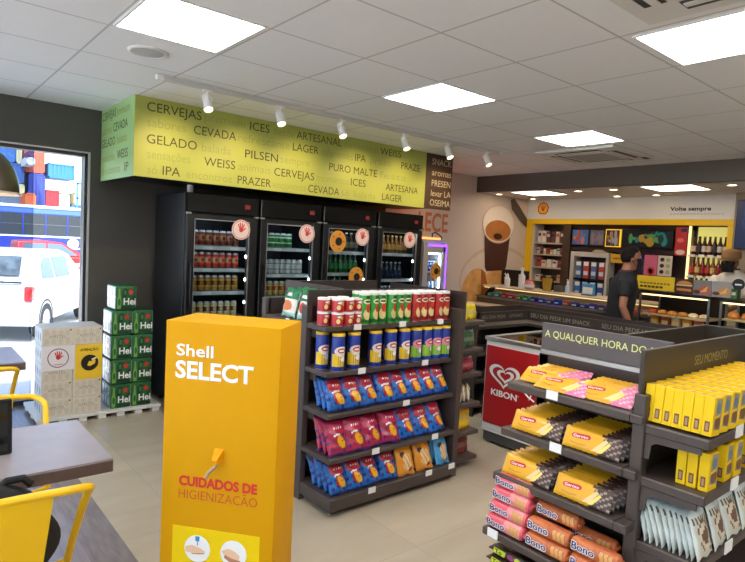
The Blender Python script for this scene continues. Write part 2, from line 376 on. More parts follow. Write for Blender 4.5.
for w, x, z, wd in (('SNACK', 4.853, 2.556, 0.33), ('aromas', 4.858, 2.431, 0.33), ('PRESEN', 4.864, 2.308, 0.32), ('levar LA', 4.86, 2.19, 0.335), ('OSEIMA', 4.85, 2.08, 0.345)):
    word(bp_, w, FY(x - 1.49, -0.002, z - 2.04), SBT, 0.075, wd, 0, 'cream word')
t = thing('hanging_post', 'short white pipe between sign and leftmost cooler', 'pipe', (2.235, 5.5, 1.95))
b = MB(); b.lathe([(.03, 0), (.03, .12)], WHITE, 14); b.lathe([(.042, 0), (.042, .01)], WHITE, 14); b.build('pipe', t)

# ------------------------------------------------------------------ upright glass door coolers
CAB = M('cooler_black', (20, 21, 24), 0.35, noise=0.05, nscale=6); CABI = M('cooler_inside', (38, 40, 42), 0.5)
DGL = glass('door_glass', (225, 232, 235), 0.05); WIRE = M('shelf_wire', (190, 192, 192), 0.4, metal=0.5); RAIL = M('price_rail', (205, 207, 205), 0.5)
LEDS = M('cooler_led', (235, 245, 255), 0.5, emit=20.0, ecol=(228, 240, 255))
PINKW = M('sticker_pink_white', (240, 214, 208), 0.5); ORG = M('sticker_orange', (222, 150, 52), 0.5)
HANDR = M('hand_red', (214, 62, 62), 0.5)
def hand_shape(mb, T, s, mat):
    """raised open hand made of palm, four fingers and thumb, all flat print"""
    mb.poly(ell(0, -.12 * s, .2 * s, .22 * s, 16), .001, mat, T)
    for k, (x, a, l) in enumerate(((-.17, 18, .40), (-.06, 6, .5), (.06, -6, .48), (.16, -18, .40))):
        R = T @ Matrix.Translation((x * s, .02 * s, 0)) @ Matrix.Rotation(math.radians(a), 4, 'Z')
        mb.poly([(-.045 * s, 0), (.045 * s, 0), (.05 * s, l * s * .85), (0, l * s), (-.05 * s, l * s * .85)], .001, mat, R)
    R = T @ Matrix.Translation((.17 * s, -.15 * s, 0)) @ Matrix.Rotation(math.radians(-55), 4, 'Z')
    mb.poly([(-.05 * s, 0), (.05 * s, 0), (.05 * s, .28 * s), (0, .34 * s), (-.05 * s, .28 * s)], .001, mat, R)
def round_hand_sticker(par, T, r):
    b = MB(); disc(b, T, 0, 0, r, r, PINKW); T2 = T @ Matrix.Translation((0, 0, .0012))
    b.poly(ell(0, 0, r * .92, r * .92, 32) , .0004, M('sticker_ring', (205, 120, 112), .5), T2); T3 = T @ Matrix.Translation((0, 0, .0018))
    disc(b, T3, 0, 0, r * .84, r * .84, PINKW, .0004, 32)
    hand_shape(b, T3 @ Matrix.Translation((0, .012 * r / .09, .001)), r * 1.15, HANDR)
    return tag(b.build('sticker', par), 'round pale sticker with a red open hand')
def orange_sticker(par, T, r):
    b = MB(); disc(b, T, 0, 0, r, r * 1.08, ORG); T2 = T @ Matrix.Translation((0, 0, .0012))
    disc(b, T2, .01, 0, r * .42, r * .42, BLKP)
    for k in range(5): 
        a = k * 1.25; disc(b, T2, r * .7 * math.cos(a), r * .75 * math.sin(a), r * .12, r * .06, M('sticker_brown', (120, 70, 20), .5), .0006, 10)
    return tag(b.build('sticker', par), 'round orange sticker with a black centre')
FW_, FD, FH = 0.692, 0.76, 1.955
def cooler(x, label):
    t = thing('drinks_cooler', label, 'drinks cooler', (x, 4.87, 0), 0, 'black glass door coolers')
    b = MB()
    b.box((0, 0.05, 0.06), (0.03, FD, FH), CAB, .004); b.box((FW_ - .03, 0.05, 0.06), (FW_, FD, FH), CAB, .004)
    b.box((0.03, FD - .03, 0.06), (FW_ - .03, FD, FH), CABI); b.box((.03, 0.05, 0.06), (FW_ - .03, FD, 0.30), CAB); b.box((.03, .05, 1.77), (FW_ - .03, FD, FH), CAB)
    b.build('cabinet', t)
    b = MB()
    for fx in (.05, FW_ - .09):
        for fy in (.1, FD - .1): b.lathe([(.02, 0), (.02, .06)], BLACK, 10, Matrix.Translation((fx + .02, fy, 0)))
    b.build('foot', t)
    b = MB(); b.box((.004, 0.0, 1.79), (FW_ - .004, .05, FH), BLACKG, .006)
    hp = b.build('header_panel', t)
    b = MB(); b.box((FW_ * .79, -.002, 1.85), (FW_ * .87, 0.001, 1.89), M('red_display', (96, 14, 14), .4, emit=0.03, ecol=(230, 30, 25))); b.build('temperature_display', hp)
    b = MB(); b.box((.002, -.012, 1.772), (.04, .03, 1.788), ALU, .003); b.box((FW_ - .04, -.012, 1.772), (FW_ - .002, .03, 1.788), ALU, .003); b.build('hinge', t)
    d = MB()
    d.box((.008, 0, .32), (.075, .045, 1.775), CAB, .004); d.box((FW_ - .09, 0, .32), (FW_ - .008, .045, 1.775), CAB, .004)
    d.box((.075, 0, 1.735), (FW_ - .09, .045, 1.775), CAB, .004); d.box((.075, 0, .32), (FW_ - .09, .045, .37), CAB, .004)
    for q in ((.075, 1.728, FW_ - .09, 1.735), (FW_ - .097, .37, FW_ - .09, 1.735), (.075, .37, .079, 1.735)): d.box((q[0], -.001, q[1]), (q[2], .02, q[3]), ALU)
    d = d.build('door', t)
    b = MB(); b.box((.076, .018, .371), (FW_ - .091, .024, 1.734), DGL); b.build('pane', d)
    b = MB(); b.tube([(.04, 0, .95), (.04, -.035, .98), (.04, -.035, 1.32), (.04, 0, 1.35)], .010, BLACK); b.build('handle', d)
    b = MB(); b.box((.06, .06, .08), (FW_ - .06, .07, .28), BLACK)
    for i in range(8): b.box((.09, .05, .10 + i * .02), (FW_ - .09, .062, .108 + i * .02), CABI)
    b.build('kick_grille', t)
    b = MB(); b.box((FW_ - .088, .06, .38), (FW_ - .078, .068, 1.72), ALU)
    for q in range(6): b.box((FW_ - .096, .0555, .54 + q * .215), (FW_ - .080, .06, .565 + q * .215), LEDS)
    b.build('led_strip', t)
    b = MB(); b.box((.09, .10, 1.752), (FW_ - .09, .13, 1.764), LEDS); b.build('led_strip', t)  # top strip added only to light the inside of the cooler
    return t, d
def cooler_shelf(t, z):
    b = MB()
    for i in range(22): b.tube([(.035 + i * .0295, .085, z - .006), (.035 + i * .0295, FD - .05, z - .006)], .003, WIRE, 4)
    b.box((.032, .07, z - .035), (FW_ - .032, .084, z - .002), RAIL)
    for i in (1, 3): b.box((.06 + i * .13, .068, z - .033), (.15 + i * .13, .071, z - .006), PAPER)
    b.build('shelf', t)
# ---- drinks
ALUT = M('can_top', (200, 200, 200), .3, metal=.9)
def can(name, c1, c2, c3=None, h=.14, r=.0295):
    a = M('can_' + name + '_a', c1, .3, coat=.3); bb = M('can_' + name + '_b', c2, .35); c = M('can_' + name + '_c', c3 or c2, .35)
    b = MB(); b.lathe([(r * .8, 0), (r, .008), (r, h * .28), (r, h * .36), (r, h * .66), (r, h * .74), (r, h - .018), (r * .82, h - .004), (r * .8, h), (r * .74, h - .003)], [ALUT, a, c, bb, c, a, ALUT, ALUT, ALUT], 14)
    disc(b, frame((0, -r - .0004, h * .51), (1, 0, 0), (0, 0, 1)), 0, 0, r * .55, h * .14, a, .0006, 14)
    return b.build('drink_can')
def bottle(name, c1, lab, cap, h=.2, r=.029):
    a = M('bottle_' + name + '_glass', c1, .1, coat=.4); l = M('bottle_' + name + '_label', lab, .5); c = M('bottle_' + name + '_cap', cap, .35)
    b = MB(); b.lathe([(r * .9, 0), (r, .006), (r, h * .2), (r + .0006, h * .2), (r + .0006, h * .5), (r, h * .5), (r, h * .56), (r * .5, h * .75), (r * .42, h * .93), (r * .48, h * .93), (r * .48, h), (.0005, h)], [a, a, a, l, a, a, a, a, c, c, c], 14)
    return b.build('drink_bottle')
CPOS = ['leftmost', 'second', 'third', 'rightmost']
def drink_row(cx, z, proto, n, desc, shelf, which, off=0.0, step=.0665, y=.105, cat='can'):
    for i in range(n):
        lb = '%s %s from the left on the %s shelf of the %s cooler' % (ORD[i], desc, shelf, which)
        o = proto.put(lb, 'drink ' + cat, desc + 's in the coolers', (cx + .068 + off + i * step, 4.87 + y + .03, z))
PR = {}
def D(k):
    if k not in PR:
        kind, a = DR[k]; PR[k] = Proto((can if kind == 'c' else bottle)(k, *a))
    return PR[k]
DR = {
 'amber': ('c', ((120, 44, 34), (190, 140, 100), (150, 90, 60))), 'scarlet': ('c', ((206, 52, 34), (238, 200, 170), (226, 110, 60))),
 'gold': ('c', ((190, 132, 40), (120, 50, 30), (225, 190, 90))), 'cream': ('c', ((214, 196, 130), (150, 60, 40), (225, 215, 190))),
 'green': ('c', ((30, 120, 48), (60, 150, 70), (210, 220, 210))), 'silver': ('c', ((205, 205, 200), (225, 225, 222), (150, 150, 148))),
 'yellowred': ('c', ((210, 176, 80), (190, 70, 50), (225, 210, 160))), 'pale': ('c', ((190, 188, 182), (170, 80, 70), (210, 208, 200))),
 'greenglass': ('b', ((26, 84, 36), (60, 130, 70), (200, 200, 190))), 'greenlabel': ('b', ((30, 80, 34), (120, 150, 80), (40, 110, 50))),
 'dark': ('b', ((34, 16, 12), (70, 22, 20), (60, 20, 16))), 'smoke': ('b', ((54, 50, 40), (130, 120, 100), (160, 150, 130))),
 'navy': ('b', ((22, 28, 52), (34, 42, 80), (225, 228, 232), .19)), 'ink': ('c', ((18, 22, 34), (26, 30, 46), (40, 46, 60))), 'honey': ('b', ((120, 70, 24), (200, 150, 70), (200, 170, 90)))}
FX0 = [1.955, 2.668, 3.385, 4.118]
SH = [[1.50, 1.30, 1.09, .85, .58], [1.51, 1.252, 1.035, .81, .56], [1.50, 1.375, 1.16, .90, .60], [1.50, 1.205, .98, .74, .52]]
SH[2] = [1.50, 1.27, 1.06, .82, .55]
DESC = {'amber': 'red brown can', 'scarlet': 'scarlet can', 'gold': 'gold can', 'cream': 'cream can', 'green': 'green can', 'silver': 'silver can', 'yellowred': 'yellow and red can', 'pale': 'pale grey can', 'greenglass': 'green bottle', 'greenlabel': 'green bottle', 'dark': 'dark brown bottle', 'smoke': 'smoky bottle', 'navy': 'white capped navy bottle', 'ink': 'black can', 'honey': 'honey brown bottle'}
FILL = [[('amber', 8), ('scarlet', 8), ('gold', 8), ('cream', 8)], [('green', 6), ('silver', 8), ('yellowred', 8), ('pale', 8)], [('smoke', 8), ('greenglass', 8), ('greenlabel', 8), ('dark', 8)], [('honey', 8), ('navy', 7), ('ink', 8)]]
for i in range(4):
    t, d = cooler(FX0[i], ['black glass door cooler of red and gold drinks, nearest the window', 'black glass door cooler of green and silver cans, second from left', 'black glass door cooler with two orange round stickers, third from left', 'black glass door cooler of navy bottles, rightmost of the four'][i])
    for z in SH[i]: cooler_shelf(t, z)
    for k, (nm_, n) in enumerate(FILL[i]):
        drink_row(FX0[i], SH[i][k], D(nm_), n, DESC[nm_], ['top', 'second', 'third', 'fourth'][k], CPOS[i], cat='bottle' if DR[nm_][0] == 'b' else 'can')
    round_hand_sticker(d, frame(([2.47, 3.19, 3.90, 4.60][i] - FX0[i], -.0015, 1.66), (1, 0, 0), (0, 0, 1)), .092)
    if i == 2:
        orange_sticker(d, frame((3.577 - FX0[i], -.0015, 1.60), (1, 0, 0), (0, 0, 1)), .105)
        orange_sticker(d, frame((3.839 - FX0[i], -.0015, 1.23), (1, 0, 0), (0, 0, 1)), .10)
# ------------------------------------------------------------------ slim cooler
PUR = M('purple_led', (120, 70, 230), .5, emit=2.0, ecol=(120, 60, 255)); SLM = M('slim_cooler_shell', (176, 170, 172), .45)
SX, SY, SW, SDp, SHh = 5.21, 5.24, .43, .46, 1.69
t = thing('slim_cooler', 'slim pale cooler with purple lit edge and orange glowing top', 'drinks cooler', (SX, SY, 0))
b = MB(); b.box((0, .03, .03), (.05, SDp, SHh), SLM, .004); b.box((SW - .04, .03, .03), (SW, SDp, SHh), SLM, .004); b.box((.05, SDp - .03, .03), (SW - .04, SDp, SHh), SLM); b.box((.05, .03, .03), (SW - .04, SDp, .32), SLM); b.box((.05, .03, 1.60), (SW - .04, SDp, SHh), SLM); b.build('cabinet', t)
b = MB(); b.box((.0, 0, .33), (.09, .03, 1.66), SLM, .003); b.box((SW - .075, 0, .33), (SW - .02, .03, 1.60), SLM, .003); b.box((.09, 0, 1.53), (SW - .02, .03, 1.60), SLM, .003); b.box((.09, 0, .33), (SW - .02, .03, .40), SLM, .003); d = b.build('door', t)
b = MB(); b.box((.09, .012, .40), (SW - .075, .018, 1.53), DGL); b.build('pane', d)
b = MB(); b.box((SW - .02, 0, .33), (SW, .03, 1.62), PUR); b.box((.06, 0, 1.60), (SW, .03, 1.625), PUR); b.build('purple_light', d)
b = MB(); b.box((.02, .05, SHh), (SW - .08, .3, SHh + .025), M('orange_glow', (255, 150, 80), .5, emit=2.0, ecol=(255, 120, 60)), .006); b.build('top_light', t)
b = MB(); b.box((.10, .06, 1.5), (SW - .1, .07, 1.515), LEDS); b.box((SW - .08, .05, .45), (SW - .07, .06, 1.5), LEDS); b.build('led_strip', t)
for z in (1.27, 1.0, .72):
    b = MB(); b.box((.05, .05, z - .015), (SW - .04, SDp - .03, z), RAIL); b.build('shelf', t)
orange_sticker(d, frame((.235, -.0015, 1.28), (1, 0, 0), (0, 0, 1)), .10)
b = MB(); b.tube([(SW - .09, .2, SHh), (SW - .09, .2, SHh + .08), (SW - .06, .18, SHh + .1), (SW - .01, .16, SHh + .07), (SW + .03, .14, SHh + .04), (SW + .03, .13, SHh - .06), (SW + .005, .12, SHh - .08)], .009, BLACK); b.build('cable', t)
DR['blue'] = ('c', ((30, 70, 170), (70, 130, 220), (220, 230, 240))); DR['ice'] = ('c', ((205, 220, 235), (120, 170, 220), (225, 235, 240)))
for z, k, sh, nmx in ((1.27, 'blue', 'top', 'blue can'), (1.0, 'ice', 'second', 'ice blue can'), (.72, 'ice', 'third', 'ice blue can')):
    for i in range(4): D(k).put('%s %s from the left on the %s shelf of the slim cooler' % (ORD[i], nmx, sh), 'drink can', 'cans in the slim cooler', (SX + .095 + i * .072, SY + .14, z))

# ------------------------------------------------------------------ printed mural on the light wall and orange wall lettering
ORL = M('orange_lettering', (206, 128, 88), .6)
b = MB(); b.text('LECE', FY(5.60, YW, 1.815), ORL, .265, .60, .02, .003)
tag(b.build('wall_lettering'), 'large orange letters on the light wall right of the coolers', 'wall lettering')
t = thing('wall_mural', 'printed coffee cup and bread mural on the light wall', 'mural', (6.2, YW, 0))
def P(x, z): return (x - 6.2, z)
TM = frame((0, -.001, 0), (1, 0, 0), (0, 0, 1))
def lay(n, pts, mat, name, lb=None):
    b = MB(); b.poly([P(*p) for p in pts], .0008, mat, TM @ Matrix.Translation((0, 0, n * .0012))); return tag(b.build(name, t), lb)
lay(0, [(6.22, .05), (8.12, .05), (8.12, 2.44), (6.22, 2.44)], M('mural_ground', (220, 202, 188), .5), 'mural_ground')
lay(1, ell(7.45, 1.12, .93, .55, 48), M('mural_plate', (212, 186, 164), .5, noise=.05, nscale=5), 'plate')
lay(2, ell(7.45, 1.10, .89, .51, 48), M('mural_plate_inner', (224, 205, 188), .5, noise=.04, nscale=5), 'plate')
BRD = M('mural_bread', (224, 166, 96), .6, noise=.2, nscale=7); BRD2 = M('mural_bread_dark', (170, 96, 40), .6, noise=.2, nscale=8)
lay(3, ell(6.93, .88, .36, .42, 40), BRD, 'bread')
lay(4, ell(7.38, .86, .36, .44, 40), BRD, 'bread')
lay(5, [(7.0, 1.30), (7.10, 1.24), (7.2, 1.0), (7.26, .7), (7.2, .5), (7.02, .5), (7.04, .9)], BRD2, 'bread_crack')
lay(6, [(7.01, 1.99), (7.68, 1.95), (7.62, 1.33), (7.58, 1.28), (7.14, 1.26), (7.09, 1.31)], M('mural_cup_brown', (78, 44, 34), .5, noise=.08, nscale=4), 'cup_sleeve')
lay(7, ell(7.36, 2.00, .40, .30, 44), M('mural_cup_edge', (206, 172, 148), .5), 'cup_rim')
lay(8, ell(7.36, 2.005, .385, .285, 44), M('mural_cup_white', (244, 226, 210), .5), 'cup_rim')
lay(9, ell(7.355, 1.90, .315, .165, 40), M('mural_coffee', (190, 118, 56), .5, noise=.14, nscale=5), 'coffee')
lay(10, ell(7.35, 1.81, .11, .05, 20), M('mural_dark_coffee', (60, 30, 20), .5), 'coffee_centre')
lay(11, [(7.62, 2.40), (7.70, 2.44), (7.84, 2.34), (8.10, 2.12), (8.10, 1.98), (7.88, 2.10), (7.66, 2.26)], M('mural_handle', (84, 68, 58), .5, noise=.2, nscale=12), 'dark_cloth')
# ------------------------------------------------------------------ free-standing shelf units
TAGM = PAPER
def shelf_board(name, par, lo, hi, tags=(), face='y', mat=None):
    """board from lo to hi (top at hi z) with a lip; tags are places along the front edge"""
    b = MB(); b.box(lo, hi, mat or GREYBR, .004); sh = b.build(name, par)
    for p in tags:
        b = MB()
        if face == 'y': b.box((p - .028, lo[1] - .004, hi[2] - .026), (p + .028, lo[1], hi[2] + .010), TAGM)
        else: b.box((lo[0] - .004, p - .022, hi[2] - .022), (lo[0], p + .022, hi[2] + .008), TAGM)
        b.build('price_tag', sh)
    return sh
G1 = thing('gondola_shelf', 'dark brown shelf unit of snack tubes and crisp bags in the middle of the floor', 'shelf unit', (0, 0, 0))
b = MB(); b.box((1.95, 2.95, .03), (3.05, 2.975, 1.2), DKBROWN); b.box((1.95, 3.40, .03), (3.05, 3.42, 1.2), DKBROWN); b.box((2.20, 2.97, .03), (2.22, 3.40, 1.2), DKBROWN); b.box((3.05, 2.72, .03), (3.07, 3.25, 1.12), DKBROWN); b.build('back_panel', G1)
b = MB(); b.box((3.0, 2.62, .0), (3.05, 2.96, 1.18), GREYBR, .003); b.build('upright', G1)
b = MB(); b.box((1.925, 2.90, .0), (1.965, 2.96, 1.2), GREYBR, .003); b.build('upright', G1)
b = MB(); b.box((1.925, 3.40, .0), (1.965, 3.45, 1.2), GREYBR, .003); b.build('upright', G1)
b = MB(); b.box((1.93, 2.90, 1.2), (3.03, 2.915, 1.30), DKBROWN, .002); b.build('header_panel', G1)
b = MB(); b.box((3.028, 2.62, 1.178), (3.048, 3.4, 1.30), DKBROWN, .002); b.build('header_panel', G1)
b = MB(); b.box((2.195, 2.915, 1.2), (2.21, 3.60, 1.305), GREYBR, .002); b.build('header_panel', G1)
b = MB(); b.box((2.2, 3.58, 1.2), (3.05, 3.60, 1.30), DKBROWN, .002); b.build('header_panel', G1)
MS = [(2.70, 1.10), (2.675, .835), (2.645, .595), (2.61, .34), (2.58, .115)]
TAGS = [(2.16, 2.53, 2.88), (2.19, 2.73), (2.55,), (2.28, 2.80), (2.24, 2.73, 2.95)]
for (y, z), tg in zip(MS, TAGS):
    shelf_board('shelf', G1, (1.93, y, z - (.029 if z > .2 else .075)), (3.0, 2.95, z), tg)
    b = MB(); b.box((1.966, 2.84, z - .085 if z > .2 else .03), (1.972, 2.95, z - .029), GREYBR, .002); b.build('bracket', G1)
for z in (1.09, .83, .57, .31, .1): shelf_board('shelf', G1, (1.93, 2.97, z - .035), (2.2, 3.42, z), (3.12,) if z > 1 else (), 'x')
RZ = (1.08, .88, .70, .48, .27, .08)
for z in RZ: shelf_board('shelf', G1, (3.07, 2.68, z - .03), (3.34, 3.25, z))
for x, y in ((1.99, 2.66), (3.03, 2.70), (2.0, 3.38), (3.03, 3.38)):
    b = MB(); b.lathe([(.02, .0), (.022, .008), (.012, .02), (.012, .05)], CHROME, 12, Matrix.Translation((x, y, 0))); b.build('foot', G1)

# ---- snack tubes, tins and bags
def tube_can(name, body, patch, blob, lid, r, h, lidh, base=None, segs=18):
    B_ = M('tube_' + name, body, .35, coat=.2); P_ = M('tubepatch_' + name, patch, .4); L_ = M('tubelid_' + name, lid, .4); Q_ = M('tubeblob_' + name, blob, .4)
    Bs = M('tubebase_' + name, base, .4) if base else B_
    b = MB(); b.lathe([(r * .98, 0), (r, .004), (r, h * .13), (r, h * .14), (r, h * .5), (r, h - .004), (r * .97, h - .002)], [ALUT, Bs, Bs, B_, B_, B_], segs)
    def wrap(x0, x1, z0, z1, mat, off, n=8, fn=None):
        v = []; f = []
        for i in range(n + 1):
            a = -PI / 2 + (x0 + (x1 - x0) * i / n)
            for zz in (z0, z1): v.append(((r + off) * math.cos(a), (r + off) * math.sin(a), zz if fn is None else fn(i / n, zz, z0, z1)))
        for i in range(n): f.append((2 * i, 2 * i + 2, 2 * i + 3, 2 * i + 1))
        b.add(v, f, mat)
    ov = lambda t, zz, z0, z1: (z0 + z1) / 2 + (1 if zz == z1 else -1) * (z1 - z0) / 2 * math.sqrt(max(0.02, 1 - (2 * t - 1) ** 2))
    return b, wrap, ov, P_, Q_, L_
def finish_tube(b, name, L_, r, h, lidh):
    o = b.build(name)
    c = MB(); c.lathe([(r * 1.03, h - .004), (r * 1.03, h + lidh - .003), (r * .98, h + lidh), (r * .9, h + lidh - .003), (.0005, h + lidh - .003)], L_, 18); c.build('lid', o)
    return o
CREAMP = M('cream_print', (236, 226, 190), .5); WHP = M('white_print', (240, 240, 238), .5)
def slim_tube(name, body, dark):
    b, wrap, ov, P_, Q_, L_ = tube_can(name, body, (226, 205, 140), (200, 60, 40), (226, 226, 222), .0345, .185, .013)
    D_ = M('tubedark_' + name, dark, .4)
    wrap(-1.3, 1.3, .015, .035, D_, .0004); wrap(-.75, .75, .03, .10, P_, .0008, 8, ov); wrap(-.35, .8, .075, .13, Q_, .0012, 8, ov)
    wrap(-.8, .8, .128, .158, CREAMP, .0016, 8, ov); wrap(-.62, .62, .136, .150, D_, .002, 8, ov); wrap(-.4, .3, .16, .178, D_, .0012)
    return finish_tube(b, 'snack_tube', L_, .0345, .185, .012)
def blue_can(name, body, patch, blob, base):
    b, wrap, ov, P_, Q_, L_ = tube_can(name, body, patch, blob, (232, 190, 40), .039, .212, .014, base)
    wrap(-1.6, 1.6, .03, .105, P_, .0005); wrap(-1.2, 1.2, .09, .15, Q_, .0009, 10, ov); wrap(-.7, .7, .11, .14, M('can_red_band', (196, 40, 44), .4), .0013, 8, ov); wrap(-.5, .5, .118, .131, WHP, .0017, 8, ov)
    wrap(-.2, .8, .06, .09, WHP, .0009, 8, ov)
    return finish_tube(b, 'snack_canister', L_, .039, .212, .014)
def tin_pair():
    b, wrap, ov, P_, Q_, L_ = tube_can('tin', (186, 34, 44), (230, 214, 150), (214, 170, 60), (232, 230, 226), .0365, .073, .008)
    wrap(-.6, .1, .015, .045, P_, .0005, 8, ov); wrap(.1, .8, .04, .06, Q_, .0009, 8, ov); wrap(-.5, .7, .05, .063, WHP, .0008, 8, ov)
    return finish_tube(b, 'snack_tin', L_, .0365, .073, .009)
PT = Proto(tin_pair())
for j, (x, y) in enumerate(((1.975, 2.80), (2.035, 2.739), (2.115, 2.745), (2.19, 2.755), (2.06, 2.82), (2.14, 2.83))):
    for k in range(2):
        PT.put('%s small red tin, %s, at the left of the top shelf' % (('leftmost', 'front left', 'front middle', 'front right', 'rear left', 'rear right')[j], ('lower of its pair', 'upper of its pair')[k]), 'tin', 'small red snack tins', (x, y, 1.10 + k * .0825), (0, 0, (.1, -.2, .15, .0, .3, -.1)[j]))
PG = Proto(slim_tube('green', (52, 160, 58), (24, 92, 34))); PRD = Proto(slim_tube('red', (188, 36, 38), (120, 20, 26)))
for row, (y, n0) in enumerate(((2.742, 6), (2.825, 6))):
    for i in range(12):
        pr, c = (PG, 'green') if i < 6 else (PRD, 'red')
        x = 2.235 + .0722 * i if row == 0 else 2.245 + .0722 * i
        if x > 2.962: continue
        pr.put('%s %s snack tube from the left, %s row, top shelf' % (ORD[i % 6], c, ('front', 'rear')[row]), 'snack tube', '%s snack tubes on the top shelf' % c, (x, y + .006 * ((i * 7) % 3 - 1), 1.10), (0, 0, .25 * math.sin(i * 2.3 + row)))
PB = Proto(blue_can('yellow', (30, 56, 158), (240, 204, 40), (226, 222, 214), (24, 50, 150))); PB2 = Proto(blue_can('lime', (34, 58, 150), (150, 200, 60), (226, 150, 170), (30, 60, 160)))
for i, (x, y) in enumerate(((1.985, 2.81), (2.035, 2.717), (2.155, 2.722), (2.325, 2.72), (2.455, 2.724), (2.568, 2.718), (2.40, 2.82), (2.52, 2.82))):
    PB.put('%s, second shelf' % ('leftmost blue and yellow canister, set back', 'front blue and yellow canister nearest the left end', 'blue and yellow canister second in the front row', 'blue and yellow canister third in the front row', 'blue and yellow canister fourth in the front row', 'blue and yellow canister beside the lime green ones', 'blue and yellow canister behind the fourth front one', 'blue and yellow canister behind the fifth front one')[i], 'canister', 'blue and yellow canisters', (x, y, .835), (0, 0, .5 * math.sin(i * 3.1)))
for i, x in enumerate((2.678, 2.775, 2.868, 2.955)):
    PB2.put('%s blue and lime green canister from the left, second shelf' % ORD[i], 'canister', 'blue and lime canisters', (x, 2.722, .835), (0, 0, .3 * math.sin(i * 2)))
def bag_mesh(w, h, t, pick, nx=30, nz=34, seed=1):
    """pillow bag standing on its bottom seal, front towards -y"""
    rnd = random.Random(seed); b = MB(); v = []; f = []; mm = []
    ph = [rnd.uniform(0, 6) for _ in range(6)]
    def prof(u, s):
        a = max(0, 1 - abs(2 * u - 1) ** 2.2) ** .6; c = max(0, 1 - abs(2 * s - 1) ** 3.0) ** .7
        wr = 1 + .14 * math.sin(9 * u + ph[0] + 5 * s) + .13 * math.sin(17 * s + ph[1] + 6 * u)
        return t / 2 * a * c * wr
    for side in (-1, 1):
        o = len(v)
        for j in range(nz + 1):
            s = j / nz
            for i in range(nx + 1):
                u = i / nx; ww = w * (1 - .10 * math.sin(PI * s) ** .5 + .018 * math.sin(20 * s + ph[2]))
                v.append(((u - .5) * ww, side * prof(u, s) if 0 < i < nx else 0, s * h + .004 * math.sin(11 * u + ph[3]) * (1 if j in (0, nz) else 0)))
        for j in range(nz):
            for i in range(nx):
                q = (o + j * (nx + 1) + i, o + j * (nx + 1) + i + 1, o + (j + 1) * (nx + 1) + i + 1, o + (j + 1) * (nx + 1) + i)
                f.append(q if side < 0 else tuple(reversed(q))); mm.append(pick((i + .5) / nx, (j + .5) / nz, side < 0))
    b.add(v, f, mm); return b
BGB = M('bag_blue', (14, 104, 190), .35, coat=.15); BGD = M('bag_navy', (14, 40, 120), .3, coat=.3); BGR = M('bag_red', (184, 40, 56), .3, coat=.3); BGP = M('bag_crimson', (176, 34, 72), .3, coat=.3); BGV = M('bag_violet', (86, 42, 120), .3, coat=.3); BGY = M('bag_yellow', (238, 178, 40), .35); BGW = M('bag_white', (232, 226, 220), .35)
BGM = M('bag_magenta_red', (196, 36, 84), .3, coat=.3)
BGO = M('bag_orange', (228, 150, 44), .3, coat=.3); BGC = M('bag_clear_cream', (226, 204, 160), .3, coat=.3); BGS = M('bag_sky', (76, 160, 214), .3, coat=.3); BGDK = M('bag_dark_print', (60, 44, 50), .4)
def pick_snack(base, dark):
    def pk(u, s, front):
        w = math.sin(u * 23 + s * 9) + math.sin(s * 31 - u * 7)
        if not front: return base if w > -.9 else dark
        if s < .05 or s > .96: return dark
        if .60 < s < .94 and abs(u - .5) < .36 + .05 * math.sin(s * 60) - max(0, s - .85): 
            return BGW if (.70 < s < .76 and abs(u - .5) < .22 and math.sin(u * 55) > .3) else (BGR if base is not BGP else BGM)
        if abs(s - .56 - .10 * (u - .5)) < .028 and abs(u - .45) < .19: return BGW
        if (u - .60) ** 2 / .040 + (s - .34 + .35 * (u - .60)) ** 2 / .026 < 1 and not (abs(u - .66) < .05 and abs(s - .36) < .02): return BGY
        if (u - .54) ** 2 / .060 + (s - .38) ** 2 / .040 < 1: return BGR
        return base if w > -.75 else dark
    return pk
def pick_orange(base):
    def pk(u, s, front):
        if not front: return base
        if s > .80 and .15 < u < .85: return BGC
        if (u - .55) ** 2 / .07 + (s - .36) ** 2 / .06 < 1: return BGC if math.sin(u * 30 + s * 21) > -.5 else BGO
        if (u - .32) ** 2 / .02 + (s - .58) ** 2 / .006 < 1: return BGDK
        if (u - .66) ** 2 / .02 + (s - .16) ** 2 / .004 < 1: return BGDK
        return base
    return pk
BAGS = {'blue': Proto(bag_mesh(.152, .205, .064, pick_snack(BGB, BGD), seed=2).build('crisp_bag')), 'crimson': Proto(bag_mesh(.156, .212, .066, pick_snack(BGP, BGV), seed=3).build('crisp_bag')),
        'deep blue': Proto(bag_mesh(.156, .212, .066, pick_snack(BGB, BGD), seed=4).build('crisp_bag')), 'small blue': Proto(bag_mesh(.145, .195, .062, pick_snack(BGB, BGD), seed=5).build('crisp_bag')),
        'orange': Proto(bag_mesh(.155, .225, .05, pick_orange(BGO), seed=6).build('crisp_bag')), 'sky blue': Proto(bag_mesh(.13, .225, .05, pick_orange(BGS), seed=7).build('crisp_bag'))}
RW = ['front', 'second', 'third', 'fourth']
def bags(kind, n, x0, dx, y0, z, rows, shelf, lean=24, dy=.055, side=0.0):
    for r in range(rows):
        for i in range(n):
            j = random.uniform(-1, 1)
            BAGS[kind].put('%s %s crisp bag from the left, %s row, %s shelf' % (ORD[i], kind, RW[r], shelf), 'crisp bag', '%s crisp bags on the %s shelf' % (kind, shelf), (x0 + dx * i + .006 * j - r * side, y0 + r * dy + .004 * j, z + .004), (-math.radians(lean + 3 + 3 * j), math.radians(2.5 * math.sin(i * 5 + r)), math.radians(7 * math.sin(i * 3.7 + r * 2))))
bags('blue', 8, 2.03, .1265, 2.678, .595, 3, 'third')
bags('crimson', 4, 2.03, .135, 2.645, .34, 3, 'fourth')
bags('deep blue', 3, 2.585, .142, 2.645, .34, 3, 'fourth')
